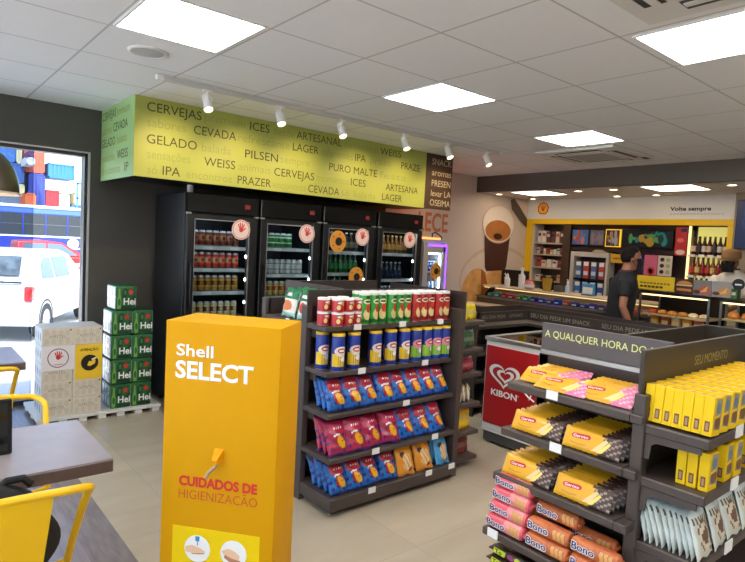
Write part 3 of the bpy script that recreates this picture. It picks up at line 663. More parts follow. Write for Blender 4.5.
bags('small blue', 4, 2.025, .128, 2.615, .115, 4, 'bottom', 26, .06)
bags('orange', 2, 2.56, .165, 2.615, .115, 3, 'bottom', 17, .055)
bags('sky blue', 1, 2.90, .15, 2.615, .115, 3, 'bottom', 14, .055)
# green and white packets on the left end of the unit
GRP = M('packet_green', (24, 120, 76), .35, coat=.2); MNT = M('packet_mint', (170, 214, 200), .35); TOM = M('packet_tomato', (196, 62, 40), .4); TOM2 = M('packet_carrot', (214, 128, 74), .4)
def pick_green(col):
    def pk(u, s, front):
        if not front: return MNT
        if s > .62: return GRP if not (.3 < u < .7 and .7 < s < .82) else BGW
        if (u - .5) ** 2 / .12 + (s - .38) ** 2 / .03 < 1: return col
        if s < .14: return MNT
        return BGW
    return pk
GB = [Proto(bag_mesh(.15, .19, .06, pick_green(TOM), seed=8).build('food_packet')), Proto(bag_mesh(.15, .19, .06, pick_green(TOM2), seed=9).build('food_packet'))]
for i, (x, y, k) in enumerate(((1.99, 3.04, 0), (1.99, 3.22, 1), (2.06, 3.06, 0), (2.06, 3.22, 1), (2.13, 3.08, 0), (2.13, 3.24, 1))):
    GB[k].put('green and white packet with a %s print, %s of three on the left end shelf' % (('red', 'orange')[k], ('front', 'middle', 'rear')[i // 2]), 'food packet', 'green and white packets', (x, y, 1.094), (-math.radians(14), 0, -PI / 2 + .05 * (i % 3)))
# right end of the unit: small goods on six short shelves, seen from the side
EC = [((226, 196, 40), 'yellow bag', .12), ((60, 96, 60), 'green bag', .12), ((150, 40, 50), 'dark red bag', .10), ((180, 168, 90), 'olive striped bag', .12), ((232, 190, 30), 'tall yellow bag', .18), ((124, 44, 34), 'brown red bag', .15)]
for k, z in enumerate(RZ):
    c, nm_, h = EC[k]
    col = M('end_' + nm_.replace(' ', '_'), c, .4); c2 = M('end2_' + nm_.replace(' ', '_'), tuple(int(q * .6 + 70) for q in c), .4)
    pk = (lambda col, c2: lambda u, s, front: c2 if (.35 < s < .6 or s > .93) and front else col)(col, c2)
    if k == 3: pk = (lambda col: lambda u, s, front: col if int(u * 14) % 3 else BGW)(col)
    pr = Proto(bag_mesh(.125, h, .042, pk, 12, 12, seed=20 + k).build('small_bag'))
    for i in range(5):
        pr.put('%s %s from the left on the %s right-end shelf' % (ORD[i], nm_, ('top', 'second', 'third', 'fourth', 'fifth', 'bottom')[k]), 'small bag', nm_ + 's on the right end', (3.11 + .045 * i, 2.76 + .0 * i, z + .002), (-math.radians(8), 0, math.radians(20 if k != 3 else 45)))
# ------------------------------------------------------------------ right shelf unit
G2 = thing('gondola_shelf', 'grey brown shelf unit of chocolate and biscuit packs in the right foreground', 'shelf unit', (0, 0, 0))
HDR = M('header_grey', (86, 80, 82), .45); HDD = M('header_dark', (58, 50, 40), .5); LIM = M('lime_lettering', (216, 226, 150), .5); LIMD = M('dim_lime_lettering', (150, 146, 92), .5)
XL = 3.4
b = MB(); b.box((1.985, .82, .03), (2.01, 1.31, 1.2), DKBROWN); b.box((1.795, .802, .03), (XL, .815, 1.19), DKBROWN); b.box((2.0, 1.29, .03), (XL, 1.31, 1.1), DKBROWN); b.build('back_panel', G2)
b = MB(); b.box((1.748, .775, 0), (1.79, .812, 1.185), GREYBR, .003); b.build('upright', G2)
b = MB(); b.box((1.985, 1.27, 0), (2.03, 1.315, 1.2), GREYBR, .003); b.build('upright', G2)
b = MB(); b.box((2.0, .815, 1.215), (2.015, 1.318, 1.322), HDR, .002); h = b.build('header_panel', G2)
word(h, 'A QUALQUER HORA DO DIA', FX(1.999, 1.302, 1.268), LIM, .028, .475, .004, 'pale lime capitals')
b = MB(); b.box((1.99, .82, 1.17), (2.03, 1.315, 1.215), M('header_rail_metal', (176, 180, 182), .3, metal=.6), .004); b.build('header_rail', G2)
b = MB(); b.box((1.762, .795, 1.188), (XL, .81, 1.318), HDD, .002); h = b.build('header_panel', G2)
b = MB(); b.text('SEU MOMENTO', frame((2.135, .7945, 1.238), (1, 0, 0), (0, 0, 1)), LIMD, .034, .30, .0); tag(b.build('lettering', h), 'dim lime capitals on the long dark header')
b = MB(); b.box((2.015, 1.0, 1.19), (2.79, 1.012, 1.318), HDD, .002); b.build('header_panel', G2)
b = MB(); b.box((2.775, .81, 1.19), (2.79, 1.0, 1.318), HDD, .002); b.build('header_panel', G2)
ES = [(1.735, 1.122), (1.715, .955), (1.685, .795), (1.645, .60), (1.61, .36), (1.59, .115)]
for k, (x, z) in enumerate(ES):
    sh = shelf_board('shelf', G2, (x, .814, z - .028), (1.985, 1.275, z), ((1.085,), (1.045,), (), (1.225,), (), ())[k], 'x')
    b = MB(); b.box((1.88, 1.255, z - .075 if z > .2 else .03), (1.985, 1.263, z - .028), GREYBR, .002); b.build('bracket', G2)
    if x < 1.74: b = MB(); b.box((x, .775, z - .028), (1.743, .815, z), GREYBR, .003); b.build('shelf_end', sh)
SS = [1.098, .935, .735, .50, .25]
for k, z in enumerate(SS):
    sh = shelf_board('shelf', G2, (1.755, .595, z - .030), (XL, .80, z), (1.98, 2.25, 2.6), 'y')
    b = MB()   # bracket plate with a dark rounded notch
    T = frame((1.765, .795, z - .030), (0, -1, 0), (0, 0, 1))
    b.poly([(0, 0), (.18, 0), (.18, -.018), (.055, -.022), (.04, -.032), (.036, -.075), (0, -.075)], .006, GREYBR, T)
    b.build('bracket', G2)
b = MB()
for x, y in ((1.77, .79), (1.75, 1.25), (1.8, .64)): b.lathe([(.02, 0), (.022, .008), (.012, .02), (.012, .05)], CHROME, 12, Matrix.Translation((x, y, 0)))
b.build('foot', G2)
# ---- tall yellow boxes
BXY = M('choc_box_yellow', (236, 196, 6), .5, spec=.3); BXS = M('choc_box_stamp', (104, 66, 44), .5); BXT = M('choc_box_top_print', (196, 156, 62), .45); BXG = M('choc_box_picture_grey', (150, 146, 132), .45); BXB = M('choc_box_picture_brown', (120, 76, 44), .45); BXR = M('choc_box_red', (200, 60, 30), .45)
bw, bd, bh = .0272, .064, .112
b = MB(); b.box((0, 0, 0), (bd, bw, bh), BXY, .0012)
T = FX(0, bw, 0)
b.poly([(.007, .012), (bw - .007, .012), (bw - .007, .042), (.007, .042)], .0006, BXS, T)
b.poly([(.010, .016), (bw - .010, .016), (bw - .010, .037), (.010, .037)], .0008, M('choc_box_stamp_pale', (170, 130, 90), .5), T)
T = FY(0, 0, 0)
b.poly([(.010, .02), (bd - .004, .016), (bd - .004, .105), (.018, .108)], .0004, BXG, T)
b.poly(ell(.036, .038, .022, .018, 14), .0008, BXB, T); b.poly(ell(.036, .08, .016, .016, 14), .0008, M('choc_box_blue_grey', (110, 124, 140), .5), T); b.poly([(.012, .05), (.05, .054), (.05, .062), (.012, .058)], .0009, BXY, T)
T = frame((0, 0, bh), (1, 0, 0), (0, 1, 0))
b.poly([(.012, .004), (.05, .004), (.05, bw - .004), (.012, bw - .004)], .0005, BXT, T); b.poly(ell(.03, bw / 2, .012, .004, 10), .0009, M('choc_box_top_tan', (176, 132, 70), .45), T)
PX = Proto(b.build('chocolate_box'))
for r in range(12):
    for c in range(7):
        PX.put('top shelf yellow chocolate box, %s row from the post, %s from the header' % (ORD[r], ORD[c]), 'chocolate box', 'yellow chocolate boxes on the top right shelf',
               (1.772 + r * .066, .766 - c * .0278, 1.1055), (0, math.radians(5.5 + random.uniform(-.8, .8)), math.radians(random.uniform(-1.5, 1.5))))
for i, (x, y) in enumerate(((1.80, .668), (1.80, .638), (1.80, .606), (1.93, .668), (1.93, .638), (1.93, .606), (2.0, .66), (2.0, .63), (2.0, .604), (2.13, .638), (2.13, .606), (2.20, .638), (2.20, .606))):
    PX.put('second shelf yellow chocolate box, %s of the %s' % (ORD[(i % 3) if i < 9 else i - 9], ('trio nearest the post', 'trio behind the nearest trio', 'third trio', 'farthest four')[min(i // 3, 3)]), 'chocolate box', 'yellow chocolate boxes on the second right shelf', (x, y, .9355), (0, math.radians(1), math.radians(random.uniform(-3, 3))))
# ---- pale pouches on the third right shelf
PCH = M('pouch_pale', (202, 202, 188), .3, coat=.2); PCS = M('pouch_seal', (208, 220, 220), .25, coat=.3); PCB = M('pouch_brown', (112, 80, 64), .4); PCG = M('pouch_olive', (98, 88, 66), .4); PCK = M('pouch_cream', (214, 204, 180), .4)
def pick_pouch(u, s, front):
    if s > .88 or u < .08: return PCS
    if not front: return PCH if (s > .6 or u < .3) else PCG
    d = (u - .55) ** 2 / .13 + (s - .45) ** 2 / .11
    if d < .25: return PCB
    if d < .75: return PCK
    if d < 1.05: return PCB
    if s > .70: return PCG if int(u * 14) % 2 else PCH
    return PCH
PP = Proto(bag_mesh(.115, .135, .026, pick_pouch, 14, 14, seed=31).build('biscuit_pouch'))
for r in range(5):
    for c in range(10):
        PP.put('pale round-print pouch, %s from the back in the %s row from the post' % (ORD[c], RW[r] if r < 4 else 'fifth'), 'biscuit pouch', 'pale pouches on the third right shelf', (1.825 + r * .118, .752 - c * .0165, .738), (-math.radians(17 + random.uniform(-3, 3)), math.radians(random.uniform(-2, 2)), math.radians(random.uniform(-4, 4))))
# ---- chocolate wafer packs leaning in fans on the end shelves
def wafer_pack(name, right, right2, brand):
    Y_ = M('wafer_yellow', (226, 168, 34), .35, coat=.2); Y2 = M('wafer_pale_yellow', (244, 214, 110), .35); R_ = M('wafer_' + name, right, .35, coat=.2); R2 = M('wafer2_' + name, right2, .4); RD = M('wafer_red', (200, 40, 44), .35); BG = M('wafer_biscuit', (226, 200, 140), .5)
    w, h, t_ = .196, .070, .017
    b = MB(); n = 20
    for side in (-1, 1):   # softly bulging pillow whose long side runs along x
        v = []; f = []; mm = []; m_ = 10
        for j in range(m_ + 1):
            s = j / m_
            for i in range(n + 1):
                u = i / n; a = (max(0, 1 - abs(2 * u - 1) ** 5) * max(0, 1 - abs(2 * s - 1) ** 4)) ** .6
                v.append(((u - .5) * w, side * t_ / 2 * a, s * h + (.0025 * (i % 2) if j in (0, m_) else 0)))
        for j in range(m_):
            for i in range(n):
                u = (i + .5) / n; s = (j + .5) / m_
                q = (j * (n + 1) + i, j * (n + 1) + i + 1, (j + 1) * (n + 1) + i + 1, (j + 1) * (n + 1) + i)
                f.append(q if side < 0 else tuple(reversed(q)))
                mt = Y_
                if u > .68 + .12 * (s - .5): mt = R_ if (i * 7 + j * 5) % 3 else R2
                if s > .9 or s < .1: mt = Y_ if u < .66 else R_
                mm.append(mt)
        b.add(v, f, mm)
    T = frame((-.098, -.0091, 0), (1, 0, 0), (0, 0, 1)) @ Matrix.Diagonal((1, .78, 1, 1))
    b.poly([(.040, .046), (.085, .050), (.085, .070), (.040, .066)], .0005, RD, T); b.poly(ell(.040, .056, .011, .010, 12), .0005, RD, T); b.poly(ell(.085, .060, .011, .010, 12), .0005, RD, T)
    b.text(brand, T @ Matrix.Translation((.036, .050, 0)) @ Matrix.Rotation(.07, 4, 'Z'), WHP, .012, .052, .01, .0012)
    b.poly([(.03, .024), (.06, .020), (.085, .026), (.084, .030), (.06, .025), (.03, .029)], .0006, M('wafer_script', (196, 140, 36), .5), T)
    b.poly([(.105, .012), (.13, .016), (.155, .066), (.144, .072), (.124, .042)], .0006, BG, T); b.poly([(.125, .010), (.142, .014), (.165, .056), (.158, .064)], .0009, Y2, T)
    return b.build('wafer_pack')
PK = Proto(wafer_pack('pink', (222, 120, 160), (240, 180, 196), 'Garoto')); PC = Proto(wafer_pack('cocoa', (70, 46, 40), (150, 130, 116), 'Garoto'))
def fan(pr, n, x0, y, z, dx, lean, where, desc, yaw=0, dyy=0):
    for i in range(n):
        pr.put('%s %s pack from the front in the %s' % (ORD[i], desc, where), 'wafer pack', desc + ' packs, ' + where, (x0 + dx * i, y + dyy * i + random.uniform(-.003, .003), z + .003), (-math.radians(lean + random.uniform(-2, 2)), 0, -PI / 2 + yaw + math.radians(random.uniform(-1.5, 1.5))))
fan(PK, 5, 1.79, 1.165, 1.122, .030, 52, 'left fan, top end shelf', 'yellow and pink wafer')
fan(PK, 2, 1.752, 1.075, 1.122, .028, 58, 'middle fan, top end shelf', 'yellow and pink wafer')
fan(PK, 5, 1.765, .93, 1.122, .032, 52, 'right fan, top end shelf', 'yellow and pink wafer')
fan(PC, 8, 1.735, 1.145, .955, .0275, 22, 'left fan, second end shelf', 'yellow and brown wafer')
fan(PC, 8, 1.735, .935, .955, .0275, 22, 'right fan, second end shelf', 'yellow and brown wafer')
fan(PC, 8, 1.705, 1.155, .795, .029, 22, 'left fan, third end shelf', 'yellow and brown wafer')
fan(PC, 8, 1.705, .940, .795, .029, 22, 'right fan, third end shelf', 'yellow and brown wafer')
# ---- roll packs of biscuits
def roll_pack(name, col, col2, word='Bono'):
    A = M('roll_' + name, col, .35, coat=.15); B_ = M('roll2_' + name, col2, .4, noise=.15, nscale=60); NV = M('roll_navy', (26, 34, 110), .35)
    L_ = .160; r = .026
    b = MB(); T = Matrix.Translation((-L_ / 2, 0, r)) @ Matrix.Rotation(PI / 2, 4, 'Y')
    b.lathe([(.003, 0), (r * .8, .004), (r, .012), (r, L_ * .5), (r, L_ - .012), (r * .8, L_ - .004), (.003, L_)], [A, A, A, B_, A, A], 14, T)
    for x in (-L_ / 2, L_ / 2): b.box((x - .004, -.016, r - .004), (x + .004, .016, r + .004), A)
    # front label wraps the side towards -y
    def wrap(x0, x1, a0, a1, mat, off, wave=0):
        v = []; f = []
        for i in range(9):
            a = a0 + (a1 - a0) * i / 8
            for x in (x0, x1): v.append((x + wave * math.sin(i * .8), -(r + off) * math.cos(a), r + (r + off) * math.sin(a)))
        for i in range(8): f.append((2 * i, 2 * i + 1, 2 * i + 3, 2 * i + 2))
        b.add(v, f, mat)
    for k in range(3): wrap(.024 + k * .015, .036 + k * .015, -.3, .9, M('roll_biscuit', (216, 160, 90), .5), .0006, .002)
    T = frame((-.071, -r - .0012, r - .004), (1, 0, 0), (0, .17, 1))
    b.text(word, T, WHP, .026, .080, .07, .0004); b.text(word, T @ Matrix.Translation((.002, .001, .0005)), NV, .024, .076, .012, .0006)
    return b.build('biscuit_roll')
PBK = Proto(roll_pack('pink', (226, 96, 110), (236, 150, 150))); PBO = Proto(roll_pack('orange', (200, 110, 62), (190, 100, 56)))
def rl(pr, lb, grp, x, y, z, tilt=0, yaw=0): pr.put(lb, 'biscuit roll', grp, (x, y, z), (math.radians(tilt), 0, -PI / 2 + math.radians(yaw)))
for k, (dx, z) in enumerate(((0, 0), (.02, .048), (.034, .096), (.05, .144))):
    rl(PBK, 'pink biscuit roll, %s from the bottom of the front stack, fourth end shelf' % ORD[k], 'pink biscuit rolls', 1.682 + dx * .6, 1.190 - .002 * k, .601 + z, 12)
for k, z in enumerate((0, .052, .104, .140)):
    rl(PBK, 'pink biscuit roll, %s from the bottom of the rear stack, fourth end shelf' % ORD[k], 'pink biscuit rolls', 1.775 + .012 * k, 1.175, .601 + z * .95, 14)
for k, (x, y, z, lb) in enumerate(((1.680, 1.022, 0, 'bottom of the middle stack'), (1.690, 1.025, .05, 'second layer of the middle stack'), (1.728, 1.018, .098, 'third layer of the middle stack'), (1.745, 1.02, .0, 'behind the bottom of the middle stack'), (1.80, 1.0, .145, 'top of the middle stack'))):
    rl(PBO, 'orange brown biscuit roll, %s, fourth end shelf' % lb, 'orange biscuit rolls', x, y, .601 + z, 8)
for k, (x, y, z, lb) in enumerate(((1.683, .858, 0, 'bottom of the stack by the post'), (1.69, .862, .05, 'top of the stack by the post'), (1.765, .910, .05, 'set back behind the stack by the post'))):
    rl(PBO, 'orange brown biscuit roll, %s, fourth end shelf' % lb, 'orange biscuit rolls', x, y, .601 + z, 8)
# shorter snack bars under the rolls
BRD_ = M('bar_dark', (52, 34, 30), .35, coat=.3); BRL = M('bar_lime', (206, 220, 60), .4); BRV = M('bar_violet', (150, 70, 120), .4)
b = MB(); b.box((-.085, -.02, 0), (.085, .02, .032), BRD_, .008, seg=2)
for x in (-.092, .092): b.box((x - .008, -.02, .014), (x + .008, .02, .018), BRD_)
T = frame((-.08, -.0206, .004), (1, 0, 0), (0, 0, 1))
b.poly([(.0, .004), (.05, .002), (.056, .022), (.004, .024)], .0006, BRL, T); b.text('To', T @ Matrix.Translation((.008, .005, 0)), BLKP, .016, .03, .02, .001); b.poly(ell(.075, .012, .016, .010, 14), .0006, BRV, T); b.poly(ell(.105, .012, .014, .010, 12), .0006, BRL, T); b.poly(ell(.135, .013, .012, .009, 12), .0006, BRV, T)
PBR = Proto(b.build('snack_bar'))
for c, y in enumerate((1.17, .985)):
    for k in range(5):
        PBR.put('dark snack bar, %s from the bottom of the %s stack, fifth end shelf' % (ORD[k], ('left', 'right')[c]), 'snack bar', 'dark snack bars under the biscuit rolls', (1.66 + .012 * k, y, .361 + k * .0335), (0, 0, -PI / 2 + .02 * (k % 3)))
# ------------------------------------------------------------------ yellow sanitiser totem
TY = M('totem_yellow', (214, 154, 0), .6, spec=.15, noise=.02, nscale=4)
t = thing('sanitizer_dispenser', 'tall yellow hand sanitiser totem in the left foreground', 'sanitiser totem', (.73, 1.969, 0), math.atan2(-.763, .646))
TW, TD, TH = .417, .225, 1.30
b = MB(); b.box((0, 0, .02), (TW, TD, TH), TY, .004, seg=2); body = b.build('body', t)
b = MB(); b.box((-.03, -.04, 0), (TW + .03, TD + .06, .02), TY, .003); b.build('base_plate', t)
word(body, 'Shell', FY(.042, 0, 1.181), WHP, .041, .136, .018, 'white word at the top'); word(body, 'SELECT', FY(.04, 0, 1.104), WHP, .060, .284, .03, 'large white capitals near the top')
word(body, 'CUIDADOS DE', FY(.066, 0, .725), M('totem_red', (214, 36, 26), .5), .034, .288, .045, 'bold red capitals'); word(body, 'HIGIENIZACÃO', FY(.066, 0, .678), M('totem_red_thin', (196, 70, 20), .5), .034, .29, -.006, 'thin red capitals')
b = MB()   # wedge spout hood
v = [(.195, 0, .869), (.228, 0, .869), (.205, -.045, .842), (.222, -.045, .842), (.200, 0, .825), (.226, 0, .825), (.207, -.04, .826), (.221, -.04, .826)]
b.add(v, [(0, 1, 3, 2), (2, 3, 7, 6), (6, 7, 5, 4), (0, 2, 6, 4), (1, 5, 7, 3)], M('totem_hood', (240, 160, 10), .4)); b.build('spout_hood', t)
b = MB(); b.tube([(.213, -.02, .826), (.21, -.03, .812), (.196, -.045, .80), (.19, -.055, .782)], .006, M('nozzle_grey', (160, 140, 120), .4, metal=.3)); tag(b.build('nozzle', t), 'metal nozzle')
b = MB(); LBY = M('totem_label_yellow', (240, 206, 6), .5, spec=.2); b.box((.048, -.0012, .18), (.37, 0, .577), LBY); lab = b.build('label', t)
b = MB(); SKP = M('print_skin', (236, 196, 160), .6); SKO = M('print_skin_line', (190, 130, 100), .6); BLU = M('print_blue', (40, 140, 200), .5)
for cx, cz in ((.143, .503), (.277, .503), (.143, .38), (.277, .38)):
    disc(b, FY(cx, -.0013, cz), 0, 0, .048, .048, WHP, .0006, 32)
T = FY(.143, -.0022, .503)
b.poly([(-.044, .004), (-.02, .012), (.012, .004), (.03, -.006), (.026, -.016), (-.0, -.02), (-.044, -.014)], .0006, SKP, T); b.poly([(-.008, .045), (.008, .045), (.007, .028), (-.007, .028)], .0006, BLU, T); b.poly([(-.001, .028), (.002, .028), (.002, .012), (-.001, .012)], .0006, BLU, T); b.poly([(-.02, -.018), (.026, -.012), (.026, -.015), (-.02, -.021)], .0008, SKO, T)
T = FY(.277, -.0022, .503)
b.poly([(-.044, .006), (-.02, .018), (.006, .010), (.024, -.004), (.02, -.018), (-.01, -.024), (-.03, -.012)], .0006, SKP, T); b.poly([(-.03, -.006), (-.005, -.016), (.025, -.02), (.028, -.028), (-.012, -.03), (-.034, -.016)], .0008, SKO, T)
for cx in (.143, .277): b.poly(ell(cx * 0, 0, .026, .014, 16), .0006, SKP, FY(cx, -.0022, .38))
tag(b.build('pictogram', lab), 'white circles with hand pictures')

# ------------------------------------------------------------------ tables
TTOP = M('table_top_laminate', (150, 142, 146), .35, noise=.05, nscale=12); TEDG = M('table_edge_wood', (92, 74, 68), .5, noise=.12, nscale=30)
def table(x0, x1, y0, y1, lb, grp):
    t = thing('dining_table', lb, 'table', ((x0 + x1) / 2, (y0 + y1) / 2, 0), 0, grp); w = (x1 - x0) / 2; d = (y1 - y0) / 2
    b = MB(); b.box((-w + .001, -d + .001, .742), (w - .001, d - .001, .75), TTOP); b.box((-w, -d, .700), (w, d, .7425), TEDG, .001); b.build('tabletop', t)
    b = MB(); b.lathe([(.03, .02), (.03, .70)], BLACK, 14); b.build('column', t)
    b = MB(); b.lathe([(.21, 0), (.21, .012), (.05, .025)], BLACK, 28); b.build('base', t)
    b = MB(); b.box((-.18, -.03, .685), (.18, .03, .70), BLACK); b.box((-.03, -.18, .685), (.03, .18, .70), BLACK); b.build('bracket', t)
table(-.56, .636, 2.21, 2.755, 'wood edged table in the near left corner with a black tablet on it', 'dining tables')
table(-.56, .645, 4.09, 4.66, 'wood edged table by the window, left of the carton stacks', 'dining tables')
t = thing('tablet', 'black tablet screen propped up on the near left table', 'tablet', (.12, 2.45, .75), 0)
T = Matrix.Translation((0, 0, .0)) @ Matrix.Rotation(math.radians(-4), 4, 'X')
b = MB(); b.box((-.21, -.008, .0), (.225, .008, .205), BLACK, .005, T); b.build('case', t)
b = MB(); b.box((-.195, -.010, .015), (.21, -.0075, .19), BLACKG, 0, T); b.build('screen', t)
b = MB(); b.box((-.08, .01, .0), (.08, .10, .006), BLACK, .002); b.box((-.08, .012, 0), (.08, .018, .12), BLACK, .002); b.build('stand', t)

# ------------------------------------------------------------------ yellow metal chairs
def make_chair():
    t = thing('metal_chair', '', 'chair')
    b = MB(); b.box((-.19, -.19, .445), (.19, .19, .46), YEL, .006, seg=2)
    b.box((-.17, -.17, .425), (.17, .17, .445), YEL, .004); b.build('seat', t)
    # arched tube: arm - back - arm
    pts = [(.30, .03, .455), (.306, -.02, .56), (.314, -.09, .68), (.32, -.135, .752)]
    for k in range(6):
        a = k / 5 * PI / 2; pts.append((.322 - .075 * (1 - math.cos(a)), -.155 - .068 * math.sin(a), .775 + .035 * math.sin(a)))
    pts += [(.12, -.232, .817), (0, -.236, .82)]
    pts = pts + [(-x, y, z) for x, y, z in reversed(pts[:-1])]
    b = MB(); b.tube(pts, .0125, YEL, 10); b.build('armrest_tube', t)
    for s in (-1, 1):
        b = MB(); b.tube([(s * .30, .03, .455), (s * .18, .03, .44)], .012, YEL, 8); b.build('arm_joint', t)
    # back splat with an embossed tapering panel
    b = MB(); v = []; f = []; nx, nz = 20, 16
    for side in (0, 1):
        for j in range(nz + 1):
            s = j / nz; hw = .17 + .035 * s
            for i in range(nx + 1):
                u = i / nx * 2 - 1; x = u * hw; y = -.185 - .047 * s - .012 * (1 - u * u)
                e = 0
                w2 = .10 * (.65 + .35 * s)
                if .12 < s < .82 and abs(x) < w2: e = .006
                if .16 < s < .78 and abs(x) < w2 - .02: e = .002
                v.append((x, y - e * 1 + side * .004, .45 + .365 * s))
    n1 = (nx + 1) * (nz + 1)
    for side in (0, 1):
        for j in range(nz):
            for i in range(nx):
                q = (side * n1 + j * (nx + 1) + i, side * n1 + j * (nx + 1) + i + 1, side * n1 + (j + 1) * (nx + 1) + i + 1, side * n1 + (j + 1) * (nx + 1) + i)
                f.append(q if side == 0 else tuple(reversed(q)))
    for j in range(nz):
        for i in (0, nx): 
            a = j * (nx + 1) + i; f.append((a, a + nx + 1, n1 + a + nx + 1, n1 + a))
    b.add(v, f, YEL); b.build('backrest', t)
    for sx in (-1, 1):
        for sy in (-1, 1):
            b = MB(); x0, y0, x1, y1 = sx * .165, sy * .165, sx * .225, sy * .225
            T = None
            b.add([(x0 - .02, y0 - .02, .44), (x0 + .02, y0 - .02, .44), (x0 + .02, y0 + .02, .44), (x0 - .02, y0 + .02, .44), (x1 - .012, y1 - .012, .012), (x1 + .012, y1 - .012, .012), (x1 + .012, y1 + .012, .012), (x1 - .012, y1 + .012, .012)], [(0, 1, 2, 3), (4, 7, 6, 5), (0, 4, 5, 1), (1, 5, 6, 2), (2, 6, 7, 3), (3, 7, 4, 0)], YEL); l = b.build('leg', t)
            b = MB(); b.lathe([(.018, 0), (.018, .014)], RUBBER, 10, Matrix.Translation((x1, y1, 0))); b.build('rubber_foot', l)
    b = MB()
    for a, c in (((-.19, -.19), (.19, .19)), ((-.19, .19), (.19, -.19))): b.box((-.26, -.012, .238), (.26, .012, .244), YEL, 0, Matrix.Rotation(math.atan2(c[1] - a[1], c[0] - a[0]), 4, 'Z'))
    b.build('cross_brace', t)
    return t
PCHR = Proto(make_chair())
PCHR.put('yellow metal chair in the bottom left corner with a black backpack on it', 'chair', 'yellow metal chairs', (.165, 2.085, 0))
PCHR.put('yellow metal chair tucked behind the near left table, facing the tablet', 'chair', 'yellow metal chairs', (.225, 2.80, 0), (0, 0, PI))
PCHR.put('yellow metal chair at the table by the window with a dark bag on it', 'chair', 'yellow metal chairs', (.225, 3.885, 0))
BK = M('backpack_black', (16, 17, 22), .75, noise=.25, nscale=20, bump=.3)
def backpack(lb, loc, sx, h):
    t = thing('backpack', lb, 'backpack', loc)
    v = []; f = []; n = 20; m_ = 14
    for j in range(m_ + 1):
        s = j / m_; z = h * s; k = (math.sin(PI * (.08 + .88 * s))) ** .45; k = k * (1 - .12 * s)
        for i in range(n):
            a = 2 * PI * i / n; c, q = math.cos(a), math.sin(a)
            x = math.copysign(abs(c) ** .6, c) * sx * k * (1 + .04 * math.sin(5 * a + 7 * s)); y = math.copysign(abs(q) ** .7, q) * .085 * k * (1 + .08 * math.sin(9 * s + 3 * a))
            v.append((x, y + .01 * math.sin(6 * s), z))
    for j in range(m_):
        for i in range(n): f.append((j * n + i, j * n + (i + 1) % n, (j + 1) * n + (i + 1) % n, (j + 1) * n + i))
    f += [tuple(reversed(range(n))), tuple(m_ * n + i for i in range(n))]
    b = MB(); b.add(v, f, BK); b.build('bag_body', t, sharp=80)
    b = MB(); b.box((-sx * .62, .07, .04), (sx * .62, .11, h * .55), BK, .02, seg=3); b.build('front_pocket', t)
    b = MB(); b.tube([(sx * .35, .0, h * .95), (sx * .42, .0, h * 1.0), (sx * .58, .0, h * 1.0), (sx * .66, .0, h * .93)], .012, BK); b.build('carry_handle', t)
    for s in (-1, 1):
        b = MB(); b.tube([(s * .11, -.07, h * .9), (s * .12, -.098, h * .6), (s * .13, -.085, h * .2)], .016, BK); b.build('shoulder_strap', t)
backpack('black backpack leaning on the yellow chair in the bottom left corner', (.155, 2.015, .461), .275, .355)
backpack('dark bag sitting on the yellow chair at the window table', (.135, 3.79, .461), .20, .31)
# ------------------------------------------------------------------ pendant lamp
t = thing('pendant_lamp', 'dark metal dome pendant lamp with a lit pale rim at the left edge', 'pendant lamp', (.355, 4.37, 1.80))
LMT = M('lamp_metal', (96, 88, 76), .3, metal=.8); LMI = M('lamp_inside', (240, 225, 205), .6)
b = MB(); pr = [(.285 * math.cos(a) ** .85 if a < 1.5 else .03, .30 * math.sin(a)) for a in [i / 14 * 1.48 for i in range(15)]]
b.lathe(pr, LMT, 36, cap=False); b.lathe([(r * .985, z - .002) for r, z in pr], LMI, 36, cap=False); sh = b.build('lamp_shade', t)
b = MB(); b.lathe([(.285, -.002), (.296, -.006), (.296, -.016), (.282, -.014), (.285, -.002)], M('lamp_rim', (232, 210, 196), .4), 36, cap=False); b.build('rim', sh)
b = MB(); b.lathe([(.0005, .09), (.035, .10), (.055, .14), (.04, .19), (.02, .22), (.02, .28)], M('bulb', (255, 235, 200), .4, emit=6, ecol=(255, 220, 170)), 16, cap=False); b.build('bulb', t)
b = MB(); b.tube([(0, 0, .29), (0, 0, CZ - 1.80)], .006, BLACK); b.build('cord', t)
b = MB(); b.lathe([(.05, CZ - 1.84), (.05, CZ - 1.80)], BLACK, 16); b.build('ceiling_rose', t)

# ------------------------------------------------------------------ pallet and beer packs
PLW = M('pallet_white', (214, 214, 208), .6)
t = thing('pallet', 'low white plastic pallet under the carton and beer stacks', 'pallet', (.885, 5.105, 0))
b = MB(); b.box((0, 0, .035), (.98, .60, .062), PLW, .003); b.build('deck', t)
for i in range(7):
    for j in range(3): 
        b = MB(); b.box((.01 + i * .15, .01 + j * .26, 0), (.07 + i * .15, .07 + j * .26, .035), PLW); b.build('foot', t)
CT = M('carton_greige', (208, 198, 180), .6, noise=.05, nscale=20); CTS = M('carton_side_white', (216, 218, 216), .4); CTP = M('carton_print', (150, 140, 122), .6); CTD = M('carton_dark_dot', (70, 62, 54), .6)
b = MB(); cw, cd, ch = .222, .30, .1455
b.box((0, 0, 0), (cw, cd, ch - .0015), CT, .003)
for i in range(4):
    for j in range(2): b.poly(ell(.034 + i * .05, .038 + j * .066, .019, .027, 12), .0005, M('carton_can_print', (198, 188, 168), .6), FY(0, 0, 0))
b.text('AMSTEL', FY(.045, -.0006, .062), CTP, .026, .13, .0); b.poly(ell(.205, .125, .007, .007, 8), .0008, CTD, FY(0, 0, 0))
b.box((-.0008, .005, .005), (0, cd - .005, ch - .005), CTS)
for i in range(3): b.poly(ell(-.06 - i * .09, .07, .022, .035, 10), .0006, M('carton_side_can', (150, 152, 158), .4, metal=.5), FX(-.0009, 0, 0))
PCT = Proto(b.build('drink_carton'))
